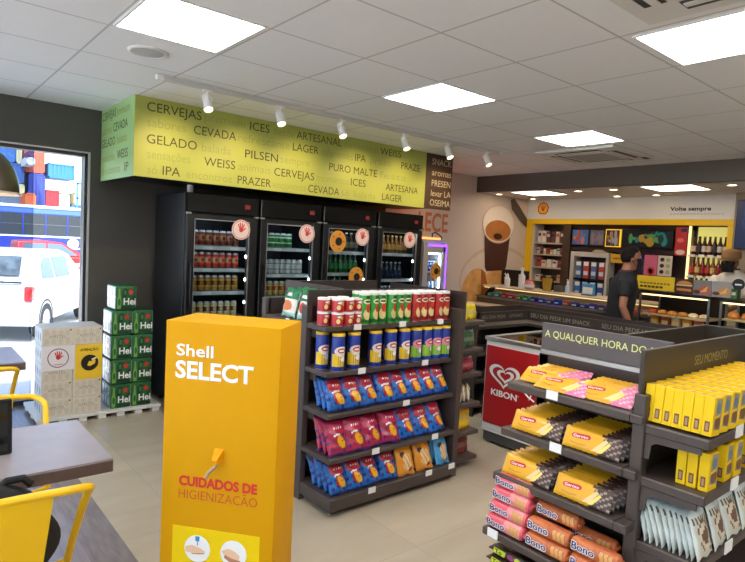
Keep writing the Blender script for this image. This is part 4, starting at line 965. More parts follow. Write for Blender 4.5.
for c in range(2):
    for r in range(5):
        PCT.put('pale grey drink carton, %s from the floor in the %s column of cartons' % (ORD[r], ('left', 'right')[c]), 'carton', 'stacked drink cartons', (.918 + c * .2255, 5.128, .063 + r * ch))
GRN = M('beer_green', (28, 92, 46), .45, noise=.25, nscale=18); GRL = M('beer_green_light', (110, 160, 70), .45); GRD = M('beer_green_dark', (14, 50, 30), .5); STR = M('beer_star_red', (206, 36, 30), .45); CLR = M('shrink_wrap', (150, 170, 176), .2, coat=.5, noise=.3, nscale=14)
gw, gd, gh = .168, .26, .213
b = MB(); b.box((0, 0, 0), (gw, gd, gh - .003), GRN, .012, seg=2)
b.box((-.003, .012, .012), (.001, gd - .012, gh - .016), CLR); b.box((gw - .001, .012, .012), (gw + .002, gd - .012, gh - .016), CLR)
for i in range(3):
    for j in range(2): b.poly(ell(-.05 - i * .075, .06 + j * .095, .024, .036, 10), .001, M('beer_can_end', (190, 196, 200), .3, metal=.7), FX(-.0035, 0, 0))
T = FY(0, -.0004, 0)
b.poly([(.012, .012), (.040, .012), (.042, .09), (.034, .14), (.034, .185), (.020, .185), (.020, .14), (.010, .09)], .0005, GRL, T); b.poly(ell(.027, .07, .011, .03, 12), .0009, GRN, T)
b.poly([(.05, .10), (.085, .115), (.10, .175), (.07, .195), (.05, .16)], .0004, GRD, T); b.poly([(.05, .012), (.16, .012), (.16, .03), (.10, .042), (.05, .034)], .0004, GRD, T); b.poly([(.13, .085), (.162, .09), (.162, .12), (.14, .118)], .0004, GRD, T); b.poly(ell(.075, .15, .012, .022, 12), .0008, M('beer_green_mid', (50, 120, 60), .45), T)
st = [(.122 + (.030 if k % 2 == 0 else .0125) * math.sin(k * PI / 5), .155 + (.030 if k % 2 == 0 else .0125) * math.cos(k * PI / 5)) for k in range(10)]
b.poly(list(reversed(st)), .0009, STR, T)
b.text('Hei', T @ Matrix.Translation((.062, .048, 0)), WHP, .058, .10, .022, .001)
PGR = Proto(b.build('beer_pack'))
for c in range(2):
    for r in range(4):
        PGR.put('green beer pack, %s from the floor in the %s column beside the cooler' % (ORD[r], ('left', 'right')[c]), 'beer pack', 'stacked green beer packs', (1.44 + c * .174, 5.13, .063 + r * gh))
PGR.put('single green beer pack on top of the green stacks', 'beer pack', 'stacked green beer packs', (1.47, 5.14, .063 + 4 * gh))
t = thing('poster', 'white notice with a red hand in a circle, taped to the cartons', 'poster', (.914, 5.1275, .445))
b = MB(); b.box((0, -.0015, 0), (.243, 0, .20), M('notice_white', (224, 220, 220), .5)); s = b.build('sheet', t)
b = MB(); disc(b, FY(.12, -.002, .10), 0, 0, .078, .078, M('notice_ring', (120, 50, 52), .5), .0004, 36); disc(b, FY(.12, -.0026, .10), 0, 0, .071, .071, M('notice_white', (224, 220, 220)), .0004, 36); hand_shape(b, FY(.12, -.0032, .115), .085, REDP)
b.box((.09, -.0034, .044), (.155, -.0026, .052), M('notice_pink', (214, 130, 130), .5)); b.build('hand_emblem', s)
t = thing('poster', 'yellow notice with a black circle, taped to the cartons', 'poster', (1.160, 5.1275, .352))
YN = M('notice_yellow', (238, 196, 44), .5)
b = MB(); b.box((0, -.0015, 0), (.206, 0, .290), YN); s = b.build('sheet', t)
b = MB(); disc(b, FY(.11, -.002, .135), 0, 0, .067, .067, BLKP, .0004, 36); b.text('ATENÇÃO', FY(.035, -.002, .235), BLKP, .022, .14, .02)
T = FY(.11, -.0028, .135); b.poly([(-.02, -.02), (.0, -.03), (.04, -.01), (.045, .02), (.03, .03), (.01, .01), (-.005, .015)], .0004, YN, T); b.poly([(.01, .03), (.05, .045), (.055, .035), (.02, .02)], .0004, PAPER, T)
b.build('round_emblem', s)
# ------------------------------------------------------------------ ice cream freezer
FRW = M('freezer_white', (222, 222, 220), .35); FRR = M('freezer_red', (176, 20, 28), .45); FGL = glass('freezer_glass', (112, 122, 116), .3)
t = thing('ice_cream_freezer', 'white chest freezer with a red front panel and heart logo', 'freezer', (3.8, 1.75, 0))
FLX, FLY = .85, 1.275
b = MB(); b.box((0, 0, .10), (FLX, FLY, .12), FRW); b.box((0, 0, .12), (.05, FLY, .86), FRW, .006); b.box((FLX - .05, 0, .12), (FLX, FLY, .86), FRW, .006); b.box((.05, 0, .12), (FLX - .05, .05, .86), FRW, .006); b.box((.05, FLY - .05, .12), (FLX - .05, FLY, .86), FRW, .006); b.box((.05, .05, .12), (FLX - .05, FLY - .05, .50), FRW); b.build('cabinet', t)
b = MB(); b.box((-.006, .02, .17), (0, FLY - .012, .815), FRR, .004); p = b.build('front_panel', t)
b = MB()
def heart(s, n=40): return [(s * 1.42 * 16 * math.sin(a) ** 3 / 17, s * (13 * math.cos(a) - 5 * math.cos(2 * a) - 2 * math.cos(3 * a) - math.cos(4 * a)) / 17) for a in [2 * PI * i / n for i in range(n)]]
def ring(mb, outer, inner, mat, T, th=.0012):
    n = len(outer); v = [(q[0], q[1], th) for q in outer] + [(q[0], q[1], th) for q in inner]
    mb.add(v, [(i, (i + 1) % n, n + (i + 1) % n, n + i) for i in range(n)], mat, T)
T = FX(-.0065, FLY - .205, .592)
ho = list(reversed(heart(.113))); hi_ = [(x, y - .002) for x, y in reversed(heart(.087))]
ring(b, ho, hi_, WHP, T); ho = [(x + .012, y - .004) for x, y in reversed(heart(.063))]; hi_ = [(x + .012, y - .004) for x, y in reversed(heart(.039))]
ring(b, ho, hi_, WHP, T)
tag(b.build('heart_logo', p), 'white double heart')
word(p, 'KIBON', FX(-.0065, FLY - .085, .415), WHP, .050, .255, .03, 'white capitals under the heart')
b = MB(); b.text('®', FX(-.0065, FLY - .345, .45), WHP, .014, .014); b.tube([(-.008, FLY - .41, .50), (-.008, FLY - .45, .47), (-.008, FLY - .50, .45)], .006, WHP, 5); b.tube([(-.008, FLY - .45, .45), (-.008, FLY - .47, .49)], .006, WHP, 5); b.box((-.0075, FLY - .43, .21), (-.006, FLY - .33, .25), M('faint_pink_print', (214, 90, 90), .5)); b.build('small_print', p)
b = MB()
for q in ((-.01, -.01, .04, FLY + .01), (FLX - .04, -.01, FLX + .01, FLY + .01)): b.box((q[0], q[1], .855), (q[2], q[3], .885), ALU, .003)
for q in ((.04, -.01, FLX - .04, .04), (.04, FLY - .04, FLX - .04, FLY + .01), (.04, FLY / 2 - .015, FLX - .04, FLY / 2 + .015)): b.box((q[0], q[1], .855), (q[2], q[3], .885), ALU, .003)
b.build('top_frame', t)
for k in range(2):
    b = MB(); b.box((.04, .04 + k * (FLY / 2 - .025), .868), (FLX - .04, FLY / 2 - .015 + k * (FLY / 2 - .025), .876), FGL); l = b.build('sliding_lid', t)
    b = MB(); b.box((.30, .30 + k * .62, .876), (.42, .33 + k * .62, .888), BLACK, .003); b.build('lid_handle', l)
b = MB(); b.box((.01, .02, .02), (FLX - .01, FLY - .02, .10), M('plinth_grey', (70, 70, 70), .6)); b.build('plinth', t)
ICE = [Proto(MB().box((-.09, -.04, 0), (.09, .04, .035), M('ice_box_%d' % i, c, .4), .006).build('ice_cream_box')) for i, c in enumerate(((150, 60, 70), (70, 100, 160), (210, 180, 120), (90, 60, 40)))]
for i in range(4):
    for j in range(5):
        ICE[(i + j) % 4].put('%s ice cream box in the freezer, %s row from the front, %s from the left' % (('red', 'blue', 'cream', 'brown')[(i + j) % 4], ORD[i], ORD[4 - j]), 'ice cream box', 'ice cream boxes in the freezer', (3.97 + i * .19, 1.90 + j * .24, .501), (0, 0, PI / 2 + .1 * ((i * j) % 3 - 1)))
# ------------------------------------------------------------------ L-shaped lettered shelf round the freezer
t = thing('corner_shelf', 'low dark L shaped shelf with lettered rim behind the freezer', 'shelf unit', (0, 0, 0))
LTX = M('rim_lettering', (150, 142, 122), .6)
b = MB(); b.box((4.25, 3.50, .90), (5.05, 3.515, 1.0), DKBROWN, .002); r1 = b.build('rim_panel', t)
b = MB(); b.box((5.05, 1.5, .90), (5.065, 3.515, 1.0), DKBROWN, .002); r2 = b.build('rim_panel', t)
word(r1, 'SEU DIA PEDE', FY(4.30, 3.4995, .935), LTX, .034, .36); word(r1, 'UM SNACK', FY(4.73, 3.4995, .935), LTX, .034, .22)
word(r2, 'SEU DIA PEDE UM SNACK', FX(5.0495, 3.475, .93), LTX, .042, .66); word(r2, 'SEU DIA PEDE UM SNACK', FX(5.0495, 2.70, .93), LTX, .042, .66)
b = MB(); b.box((4.25, 3.86, 0), (5.42, 3.88, 1.0), DKBROWN); b.box((5.40, 1.5, 0), (5.42, 3.86, 1.0), DKBROWN); b.box((4.25, 3.5, 0), (4.27, 3.86, 1.0), DKBROWN); b.box((5.05, 1.5, 0), (5.40, 1.52, 1.0), DKBROWN); b.build('carcass', t)
for z in (.86, .60, .34, .10): 
    b = MB(); b.box((4.27, 3.52, z - .03), (5.40, 3.86, z), GREYBR, .003); b.box((5.07, 1.52, z - .03), (5.40, 3.52, z), GREYBR, .003); b.build('shelf', t)
# ------------------------------------------------------------------ service counter
CNT = M('counter_front', (84, 66, 52), .5, noise=.1, nscale=10); CNW = M('counter_cream', (226, 206, 172), .4); WARM = M('warm_strip', (255, 220, 160), .5, emit=2.6, ecol=(255, 206, 140)); WARM2 = M('warm_strip_soft', (255, 224, 170), .5, emit=3, ecol=(255, 206, 140))
t = thing('service_counter', 'long cream topped service counter in front of the back bar', 'counter', (0, 0, 0))
b = MB(); b.box((6.88, 1.0, 0), (7.4, 5.72, .89), CNT); b.build('carcass', t)
b = MB(); b.box((6.85, 1.0, .875), (7.0, 5.72, .905), STEEL, .003); b.build('front_ledge', t)
b = MB(); b.box((7.0, 2.95, 1.03), (7.42, 5.72, 1.055), CNW, .004); b.box((7.30, 2.95, .89), (7.40, 5.72, 1.03), CNW); b.box((7.0, 1.0, .89), (7.42, 2.95, .91), CNW); b.build('counter_top', t)
b = MB(); b.box((7.02, 3.0, 1.018), (7.05, 5.7, 1.03), M('warm_strip_counter', (255, 220, 160), .5, emit=1.0, ecol=(255, 206, 140))); b.build('light_strip', t)
b = MB(); b.box((6.872, 2.98, .905), (6.878, 5.70, 1.055), glass('counter_glass', (240, 244, 244), .08)); b.build('front_glass', t)
b = MB(); b.box((6.55, 4.0, .77), (6.88, 5.72, .80), CNW, .003); b.box((6.58, 4.02, .0), (6.60, 5.70, .77), CNT); b.build('side_ledge', t)
cc = [((30, 130, 130), 'teal'), ((190, 40, 80), 'magenta'), ((40, 140, 80), 'green'), ((40, 50, 150), 'navy'), ((30, 60, 180), 'blue'), ((180, 60, 50), 'red'), ((90, 60, 150), 'violet'), ((220, 150, 130), 'peach'), ((230, 180, 150), 'cream'), ((210, 90, 70), 'coral')]
for i in range(20):
    c, nm_ = cc[(0, 0, 1, 1, 2, 2, 3, 4, 3, 4, 5, 3, 4, 6, 6, 7, 8, 9, 7, 8)[i]]
    b = MB(); b.box((-.04, -.045, 0), (.04, .045, .05 + .02 * ((i * 3) % 4) / 3), M('candy_' + nm_, c, .35, coat=.2), .006); b.box((-.0415, -.03, .012), (-.04, .03, .032), WHP if i % 2 else M('candy_label', (230, 200, 90), .4))
    o = b.build('candy_box'); o.location = (6.945, 5.50 - i * .127, .9055); o.rotation_euler.z = .1 * ((i * 5) % 3 - 1)
    tag(o, '%s candy box, %s from the mural end behind the counter glass' % (nm_, ORD[i] if i < 16 else ('seventeenth', 'eighteenth', 'nineteenth', 'twentieth')[i - 16]), 'candy box', 'candy boxes behind the counter glass')
def simple(name, lb, cat, mb, loc, grp=None, rotz=0): o = mb.build(name); o.location = loc; o.rotation_euler.z = rotz; return tag(o, lb, cat, grp)
CTZ = 1.056
t = thing('straw_jar', 'clear jar of yellow straws on the counter', 'jar', (7.12, 4.66, CTZ))
b = MB(); b.lathe([(.05, 0), (.075, .02), (.085, .15), (.10, .19), (.095, .2)], glass('jar_glass', (235, 228, 200), .15), 20); b.build('jar', t)
b = MB()
for i in range(16): a = i * 2.4; r = .012 * math.sqrt(i); b.tube([(r * math.cos(a), r * math.sin(a), .01), (1.4 * r * math.cos(a), 1.4 * r * math.sin(a), .18)], .011, M('straw_yellow', (226, 190, 96), .5), 6)
b.build('straws', t)
t = thing('pump_bottle', 'slim clear pump bottle on the counter left of the blue tablet', 'bottle', (7.15, 4.36, CTZ))
b = MB(); b.lathe([(.03, 0), (.034, .01), (.034, .09), (.014, .12), (.014, .14)], M('bottle_pale', (190, 205, 225), .2), 14); b.build('bottle_body', t)
b = MB(); b.lathe([(.018, .14), (.018, .155), (.006, .16), (.006, .185)], WHITE, 12); b.tube([(0, 0, .183), (-.03, 0, .183)], .006, WHITE); b.build('pump', t)
t = thing('card_terminal', 'blue and white tablet stand on the counter left of the man', 'tablet stand', (7.15, 4.05, CTZ), 0)
b = MB(); b.box((-.02, -.09, 0), (.02, .09, .16), M('tablet_blue', (70, 140, 190), .4), .008); b.box((-.023, -.07, .02), (-.019, .07, .11), PAPER); b.build('screen', t)
b = MB(); b.box((-.06, -.07, 0), (.08, .07, .012), BLACK, .003); b.build('base', t)
t = thing('display_board', 'black board with white cross marks at the mural end of the counter', 'board', (7.3, 5.35, CTZ), 0)
b = MB(); b.box((0, -.24, .02), (.02, .26, .25), BLACK, .004); s = b.build('board', t)
for y in (.16, -.10):
    b = MB(); b.box((-.003, -.05, -.012), (0, .05, .012), WHP, 0, Matrix.Translation((0, y, .15)) @ Matrix.Rotation(.9, 4, 'X')); b.box((-.003, -.05, -.012), (0, .05, .012), WHP, 0, Matrix.Translation((0, y, .15)) @ Matrix.Rotation(-.9, 4, 'X')); b.build('cross_mark', s)
b = MB(); b.box((0, -.2, 0), (.06, .2, .02), BLACK); b.build('foot', t)
t = thing('dispenser_bottle', 'tall white dispenser bottle in front of the black board', 'bottle', (7.1, 5.08, CTZ)); b = MB(); b.lathe([(.045, 0), (.048, .01), (.048, .18), (.02, .22), (.02, .27), (.03, .275), (.03, .30)], WHITE, 16); b.build('bottle_body', t); b = MB(); b.tube([(0, 0, .29), (-.05, 0, .29)], .01, WHITE); b.build('spout', t)
simple('dispenser_bottle', 'short white bottle beside the tall white dispenser', 'bottle', MB().lathe([(.04, 0), (.042, .01), (.042, .12), (.018, .15), (.018, .18)], WHITE, 16), (7.05, 5.30, CTZ))
simple('candy_jar', 'round pink and white jar on the counter by the white bottles', 'jar', MB().lathe([(.05, 0), (.075, .03), (.08, .07), (.05, .12), (.055, .125), (.04, .14)], [M('jar_pink', (220, 150, 150), .4), WHITE, M('jar_pink', (0, 0, 0)), WHITE, REDP], 18), (7.08, 4.93, CTZ))
b = MB(); T = Matrix.Rotation(math.radians(38), 4, 'X'); b.box((-.06, -.01, 0), (.06, .01, .16), BLACK, .004, T); b.box((-.063, -.006, .01), (-.06, .006, .15), BLACKG, 0, T); simple('payment_terminal', 'small black tilted card reader in front of the bread mural', 'card reader', b, (6.95, 5.58, .906))
simple('napkin_box', 'small dark grey box on the counter right of the straw jar', 'box', MB().box((-.05, -.06, 0), (.05, .06, .09), M('box_grey', (90, 84, 80), .5), .006), (7.2, 4.52, CTZ))

# ------------------------------------------------------------------ back bar
BBW = M('bar_brown_wood', (74, 52, 36), .5, noise=.12, nscale=12); BBD = M('bar_dark', (34, 26, 22), .5)
t = thing('back_bar', 'yellow framed back bar shelving with a white header panel', 'shelving', (0, 0, 0))
X0 = 8.10
b = MB(); b.box((8.40, 2.66, 0), (8.44, 5.77, 2.12), BBD); b.build('back_panel', t)
b = MB(); b.box((X0, 2.64, 2.135), (X0 + .05, 5.775, 2.449), PANELW, .002); hp = b.build('header_panel', t)
b = MB(); b.box((X0 - .01, 2.66, 2.055), (X0 + .07, 5.77, 2.135), YEL, .003); b.build('yellow_frame', t)
b = MB(); b.box((X0 - .01, 5.665, 0), (X0 + .07, 5.77, 2.055), YEL, .003); b.build('yellow_frame', t)
b = MB(); b.box((X0 - .01, 2.66, 0), (X0 + .07, 2.765, 2.055), YEL, .003); b.build('yellow_frame', t)
word(hp, 'Volte sempre', FX(X0 - .0005, 3.49, 2.25), BLKP, .052, .51, .03, 'black words')
b = MB()
for i in range(16): b.box((X0 - .0012, 3.485 - i * .042 - .03, 2.20), (X0 - .0005, 3.485 - i * .042, 2.208), M('thin_grey_print', (150, 146, 140), .5))
b.build('small_print', hp)
b = MB(); SHR = M('emblem_red', (196, 60, 30), .45); SHY = M('emblem_yellow', (240, 180, 50), .45)
def scallop(s): return [(s * 1.05 * math.cos(a) * (1 + .05 * math.cos(9 * (a - PI / 2))), s * math.sin(a) * (1 + .05 * math.cos(9 * (a - PI / 2)))) for a in [math.radians(-35 + 250 * i / 40) for i in range(41)]] + [(-.55 * s, -.95 * s), (.55 * s, -.95 * s)]
T = FX(X0 - .0006, 5.48, 2.305); b.poly(scallop(.098), .002, SHR, T); b.poly(scallop(.078), .002, SHY, T @ Matrix.Translation((0, -.002, .001)))
for k in range(-3, 4):
    a = k * .36; b.poly([(-.004, -.05), (.004, -.05), (.004 + .062 * math.sin(a), .062 * math.cos(a)), (-.004 + .062 * math.sin(a), .062 * math.cos(a))], .0012, SHR, T @ Matrix.Translation((0, 0, .0025)))
tag(b.build('scallop_emblem', hp), 'yellow and red scallop shell emblem')
b = MB(); b.box((X0 + .02, 4.97, 0), (8.40, 5.10, 2.055), BBW); b.build('divider', t)
b = MB(); b.box((X0 + .03, 5.64, 0), (8.40, 5.665, 2.055), M('bar_white_side', (206, 196, 184), .5)); b.build('divider', t)
for z in (1.76, 1.575, 1.365, 1.15, .92):
    b = MB(); b.box((X0 + .03, 5.10, z - .025), (8.40, 5.64, z), M('bar_shelf_lit', (190, 170, 148), .4), .002); b.build('shelf', t)
for z in (1.665, 1.39, 1.12):
    b = MB(); b.box((X0 + .02, 2.765, z - .02), (8.38, 3.22, z), M('bar_shelf_lit', (0, 0, 0)), .002)
    for i in range(4): b.box((X0 + .017, 2.80 + i * .11, z - .02), (X0 + .02, 2.87 + i * .11, z + .012), PAPER)
    b.build('shelf', t)
b = MB(); b.box((X0 + .06, 3.225, 1.0), (X0 + .09, 3.25, 2.05), M('bar_tube', (240, 215, 160), .5, emit=.7, ecol=(255, 215, 150))); b.build('light_strip', t)
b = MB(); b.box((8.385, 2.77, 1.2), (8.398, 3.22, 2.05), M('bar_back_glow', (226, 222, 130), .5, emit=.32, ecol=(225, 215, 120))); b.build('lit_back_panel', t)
b = MB(); b.box((X0 + .1, 3.25, 1.0), (8.40, 3.262, 2.055), BBD); b.box((X0 + .09, 3.42, 1.66), (8.40, 4.97, 1.72), BBD); b.box((X0 + .02, 2.66, .0), (8.40, 4.97, .90), BBW); b.box((X0 + .12, 3.25, 2.0), (8.40, 4.97, 2.055), BBD); b.build('bar_carcass', t)
# goods on the left shelves
rnd = random.Random(5)
for k, (z, n, h, nm_) in enumerate(((1.76, 6, .19, 'carton'), (1.575, 8, .10, 'packet'), (1.365, 5, .15, 'box'), (1.15, 5, .10, 'box'))):
    for i in range(n):
        c = [(222, 214, 204), (214, 206, 196), (110, 60, 64), (200, 190, 170), (90, 54, 50), (190, 170, 140), (170, 60, 50), (206, 196, 176)][(i + 3 * k) % 8 if k else (0, 0, 4, 2, 3, 4)[i]]
        hh = h * (1 if k < 2 and i < 2 else rnd.uniform(.7, 1.0)); w = .5 / n * .40
        b = MB(); b.box((-.05, -w, 0), (.05, w, hh), M('bar_goods_%d_%d_%d' % c, c, .45), .004); b.box((-.052, -w * .7, hh * .55), (-.05, w * .7, hh * .8), M('bar_goods_label_%d' % (i % 3), ((60, 46, 44), (200, 60, 50), (230, 220, 200))[i % 3], .5))
        o = b.build('goods_box'); o.location = (X0 + .12, 5.60 - .5 / n * (i + .5), z + .0005)
        tag(o, '%s %s from the left on the %s shelf by the left yellow post' % (ORD[i], nm_, ('top', 'second', 'third', 'fourth')[k]), 'packet', 'goods on the left back bar shelves')
# bottles on the right shelves
BC = [(70, 24, 18), (110, 46, 24), (46, 20, 18), (150, 80, 40), (60, 30, 24), (120, 30, 26)]
PBS = [Proto(bottle('bar%d' % i, c, ((210, 190, 160), (190, 60, 50), (60, 50, 50), (220, 200, 120), (200, 190, 180), (150, 40, 40))[i], ((40, 20, 20), (160, 60, 40), (30, 30, 30), (120, 60, 30), (160, 130, 60), (40, 30, 30))[i], h=.25, r=.031)) for i, c in enumerate(BC)]
for k, z in enumerate((1.665, 1.39, 1.12)):
    for i in range(7):
        PBS[(i * 2 + k) % 6].put('%s liquor bottle from the left on the %s lit right shelf' % (ORD[i], ('top', 'middle', 'bottom')[k]), 'bottle', 'liquor bottles on the lit shelf', (X0 + .10, 3.185 - i * .063, z + .0005), (0, 0, 0))
        if k < 2: PBS[(i * 2 + k + 3) % 6].put('%s liquor bottle in the rear row of the %s lit right shelf' % (ORD[i], ('top', 'middle')[k]), 'bottle', 'liquor bottles on the lit shelf', (X0 + .19, 3.15 - i * .062, z + .0005))
# menu screens
def screen(lb, y1, y0, z0, z1, mats, fr=BLACK, seed=1, X=X0 + .03):
    t = thing('menu_screen', lb, 'menu screen', (X, (y0 + y1) / 2, z0)); w = abs(y1 - y0) / 2; h = z1 - z0
    b = MB(); b.box((0, -w, 0), (.04, w, h), fr, .004); b.build('frame', t)
    b = MB(); b.box((-.002, -w + .014, .014), (0, w - .014, h - .014), mats[0]); r_ = random.Random(seed)
    for i, m in enumerate(mats[1:] * 6):
        cx = r_.uniform(-w * .7, w * .7); cz = r_.uniform(.25, .75) * h; rx = r_.uniform(.05, .22) * w; rz = r_.uniform(.05, .3) * h
        rx = min(rx, w - .016 - abs(cx)); rz = min(rz, cz - .016, h - .016 - cz); disc(b, FX(-.0022 - .0002 * i, cx, cz), 0, 0, rx, rz, m, .0001, 14)
    b.build('picture', t)
S = lambda n, c, e=.2: M('screen_' + n, tuple(int(q * .75) for q in c), .3, emit=min(e, .25))
screen('left lit menu screen of red and blue pictures over the pack dispenser', 4.95, 4.66, 1.735, 1.985, [S('blue', (70, 110, 160)), S('red', (190, 70, 50)), S('coral', (220, 120, 80)), S('sky', (60, 130, 190))], seed=3)
screen('grey mauve menu screen between the red blue one and the yellow framed one', 4.655, 4.41, 1.735, 1.985, [S('grey', (110, 96, 100), .5), S('mauve', (150, 110, 120), .5), S('grey2', (130, 120, 120), .5)], seed=4)
screen('yellow framed picture screen above the man', 4.40, 4.17, 1.73, 1.99, [S('plum', (70, 40, 60), .3), S('ochre', (180, 130, 50), .4), S('pale', (170, 160, 170), .4)], M('screen_yellow_frame', (236, 190, 40), .4, emit=.4), 5)
screen('wide dark menu screen with teal pictures right of the man', 4.15, 3.43, 1.735, 1.99, [S('black', (20, 24, 30), .2), S('teal', (40, 140, 130)), S('green', (90, 160, 90)), S('gold', (190, 150, 50)), S('dusk', (40, 50, 60), .3)], seed=8)
# pack dispenser
t = thing('pack_dispenser', 'grey framed cigarette pack dispenser on the back bar left of the man', 'dispenser', (X0 + .02, 4.63, .905))
DG = M('dispenser_grey', (196, 190, 180), .4)
b = MB(); b.box((0, .25, 0), (.2, .31, .735), DG, .004); b.box((0, -.31, 0), (.2, -.27, .735), DG, .004); b.box((0, -.27, .66), (.2, .25, .735), DG, .004); b.box((.19, -.27, 0), (.2, .25, .66), BLACK); b.box((.02, -.27, 0), (.19, .25, .02), DG); b.box((.02, -.27, .30), (.19, .25, .33), BLACK); b.build('housing', t)
b = MB(); b.lathe([(.0005, .78), (.06, .775), (.10, .75), (.11, .735)], M('cap_beige', (190, 170, 130), .5), 20, Matrix.Translation((.08, -.12, 0))); b.build('round_cap', t)
for r in range(2):
    for c in range(4):
        cl = [(70, 120, 190), (90, 110, 150), (60, 80, 150), (190, 70, 60)][(c * 2 + r) % 4]
        b = MB(); b.box((-.03, -.045, 0), (.03, .045, .26), M('pack_%d_%d_%d' % cl, cl, .4), .004); b.box((-.032, -.04, .19), (-.03, .04, .25), WHP); b.box((-.032, -.035, .05), (-.03, .035, .11), M('pack_pale', (200, 214, 230), .4))
        o = b.build('pack_column'); o.location = (X0 + .09, 4.63 + .185 - c * .125, .905 + (.021 if r == 0 else .331))
        tag(o, '%s pack column from the left, %s row of the grey dispenser' % (ORD[c], ('lower', 'upper')[r]), 'packet', 'packs in the dispenser')
# posters on the back bar
def poster(lb, X, y1, y0, z0, z1, base, bits):
    t = thing('poster', lb, 'poster', (X, (y0 + y1) / 2, z0)); w = (y1 - y0) / 2
    b = MB(); b.box((0, -w, 0), (.006, w, z1 - z0), base); s = b.build('sheet', t)
    for (u, v, ru, rv, m) in bits: b = MB(); disc(b, FX(-.0003, w - u * 2 * w, v * (z1 - z0)), 0, 0, ru * 2 * w, rv * (z1 - z0), m, .0006, 14); b.build('print', s)
PK1 = M('poster_pink', (206, 100, 130), .5); PK2 = M('poster_cream', (214, 196, 186), .5)
poster('pink poster with a round red mark behind the man', X0 + .06, 3.81, 3.63, 1.36, 1.64, PK1, [(.55, .2, .3, .2, M('poster_red', (200, 40, 60), .5)), (.55, .2, .18, .12, PK2)])
poster('cream poster with rows of dark and green squares', X0 + .06, 3.62, 3.43, 1.36, 1.64, PK2, [(.3, .8, .16, .10, BBD), (.72, .8, .16, .10, M('poster_green', (150, 180, 120), .5)), (.3, .5, .16, .10, BBD), (.72, .5, .16, .10, M('poster_green', (0, 0, 0))), (.3, .2, .16, .10, BBD), (.72, .2, .16, .10, M('poster_green', (0, 0, 0)))])
poster('red poster left of the lit bottle shelves', X0 + .05, 3.41, 3.262, 1.65, 2.03, M('poster_scarlet', (190, 40, 44), .5), [(.7, .9, .3, .07, M('poster_navy', (40, 40, 80), .5)), (.5, .12, .42, .09, PK2), (.45, .55, .3, .08, M('poster_pale_red', (222, 110, 100), .5))])
poster('small yellow sign left of the head of the man', X0 + .06, 4.31, 4.12, 1.50, 1.63, M('sign_gold', (214, 164, 30), .5), [(.5, .5, .35, .12, M('sign_gold_dark', (150, 104, 20), .5))])
# right pillar and its screen
mb = MB(); mb.box((7.95, 2.0, 0), (8.45, 2.655, 2.45), M('pillar_taupe', (150, 134, 116), .6)); struct('wall_right', mb)
screen('dark blue screen on the taupe pillar at the right edge', 2.62, 2.10, 1.76, 2.36, [S('navy', (30, 44, 90), .4), S('navy2', (40, 60, 120), .4)], seed=2, X=7.905)

# ------------------------------------------------------------------ heated food cases
def food_case(lb, x, y0, y1, zb, zt, zs, d=.5):
    t = thing('food_display_case', lb, 'display case', (x, y0, zb)); w = y1 - y0; h = zt - zb
    b = MB(); b.box((0, 0, 0), (d, w, .03), STEEL, .003); b.box((0, 0, h - .03), (d, w, h), BLACK, .003)
    for yy in (0, w - .02): b.box((0, yy, .03), (.02, yy + .02, h - .03), STEEL); b.box((d - .02, yy, .03), (d, yy + .02, h - .03), STEEL)
    b.box((d - .012, .02, .03), (d, w - .02, h - .03), BLACK); b.build('case_frame', t)
    b = MB(); b.box((.03, .02, h - .045), (.07, w - .02, h - .03), WARM); b.build('light_strip', t)
    b = MB(); b.box((.006, .02, .03), (.010, w - .02, h - .03), glass('case_glass', (244, 244, 240), .06)); b.build('front_glass', t)
    for z in zs:
        b = MB(); b.box((.03, .02, z - zb - .015), (d - .02, w - .02, z - zb), M('case_tray', (214, 196, 160), .35)); b.build('shelf', t)
b = MB(); b.box((6.25, 1.0, 0), (6.85, 2.98, .84), CNT, .004); tag(b.build('case_cabinet'), 'dark cabinet under the two food display cases', 'cabinet')
food_case('wide warm lit food display case right of the man', 6.27, 2.24, 2.95, .841, 1.245, (1.0,))
food_case('small lit pastry case at the right edge', 6.27, 1.60, 2.15, .841, 1.235, (.87, 1.04))
PST = M('pastry_gold', (200, 142, 74), .6, noise=.2, nscale=30); PSW = M('pastry_tray_paper', (232, 220, 204), .5); PSR = M('pastry_red', (190, 80, 60), .5)
def bun(rx, ry, rz, mat): return MB().lathe([(.0005, 0), (rx * .8, 0), (rx, rz * .35), (rx * .8, rz * .8), (rx * .4, rz), (.0005, rz)], mat, 16, Matrix.Diagonal((1, ry / rx, 1, 1)))
for i in range(6): simple('pastry', '%s wrapped roll from the left on the upper shelf of the wide food case' % ORD[i], 'pastry', bun(.06, .05, .045, (PSR, PST, PST, PST, PSW, PSW)[i]), (6.42, 2.86 - i * .105, 1.001), 'rolls in the wide food case')
for i in range(5):
    b = MB(); cm = M('snack_pack_%d' % (i % 3), ((226, 150, 60), (200, 90, 60), (220, 190, 150))[i % 3], .35)
    b.box((-.03, -.045, 0), (.03, .045, .12), cm, .012); b.box((-.032, -.03, .03), (-.029, .03, .07), M('snack_pack_label', (240, 210, 150), .4))
    simple('snack_pack', '%s upright orange snack pack from the left in the wide food case' % ORD[i], 'snack pack', b, (6.36, 2.80 - i * .11, .872), 'snack packs in the wide food case', .1)
for k, z in enumerate((.871, 1.041)):
    for i in range(4): simple('pastry', '%s golden pastry from the left on the %s shelf of the small case' % (ORD[i], ('lower', 'upper')[k]), 'pastry', bun(.065, .055, .07, PST), (6.42, 2.07 - i * .125, z), 'pastries in the small case')
YS = M('sign_lemon', (226, 190, 36), .5); YSD = M('sign_lemon_print', (140, 110, 20), .5)
t = thing('counter_sign', 'yellow sign standing on the wide food case', 'sign', (6.33, 2.82, 1.246))
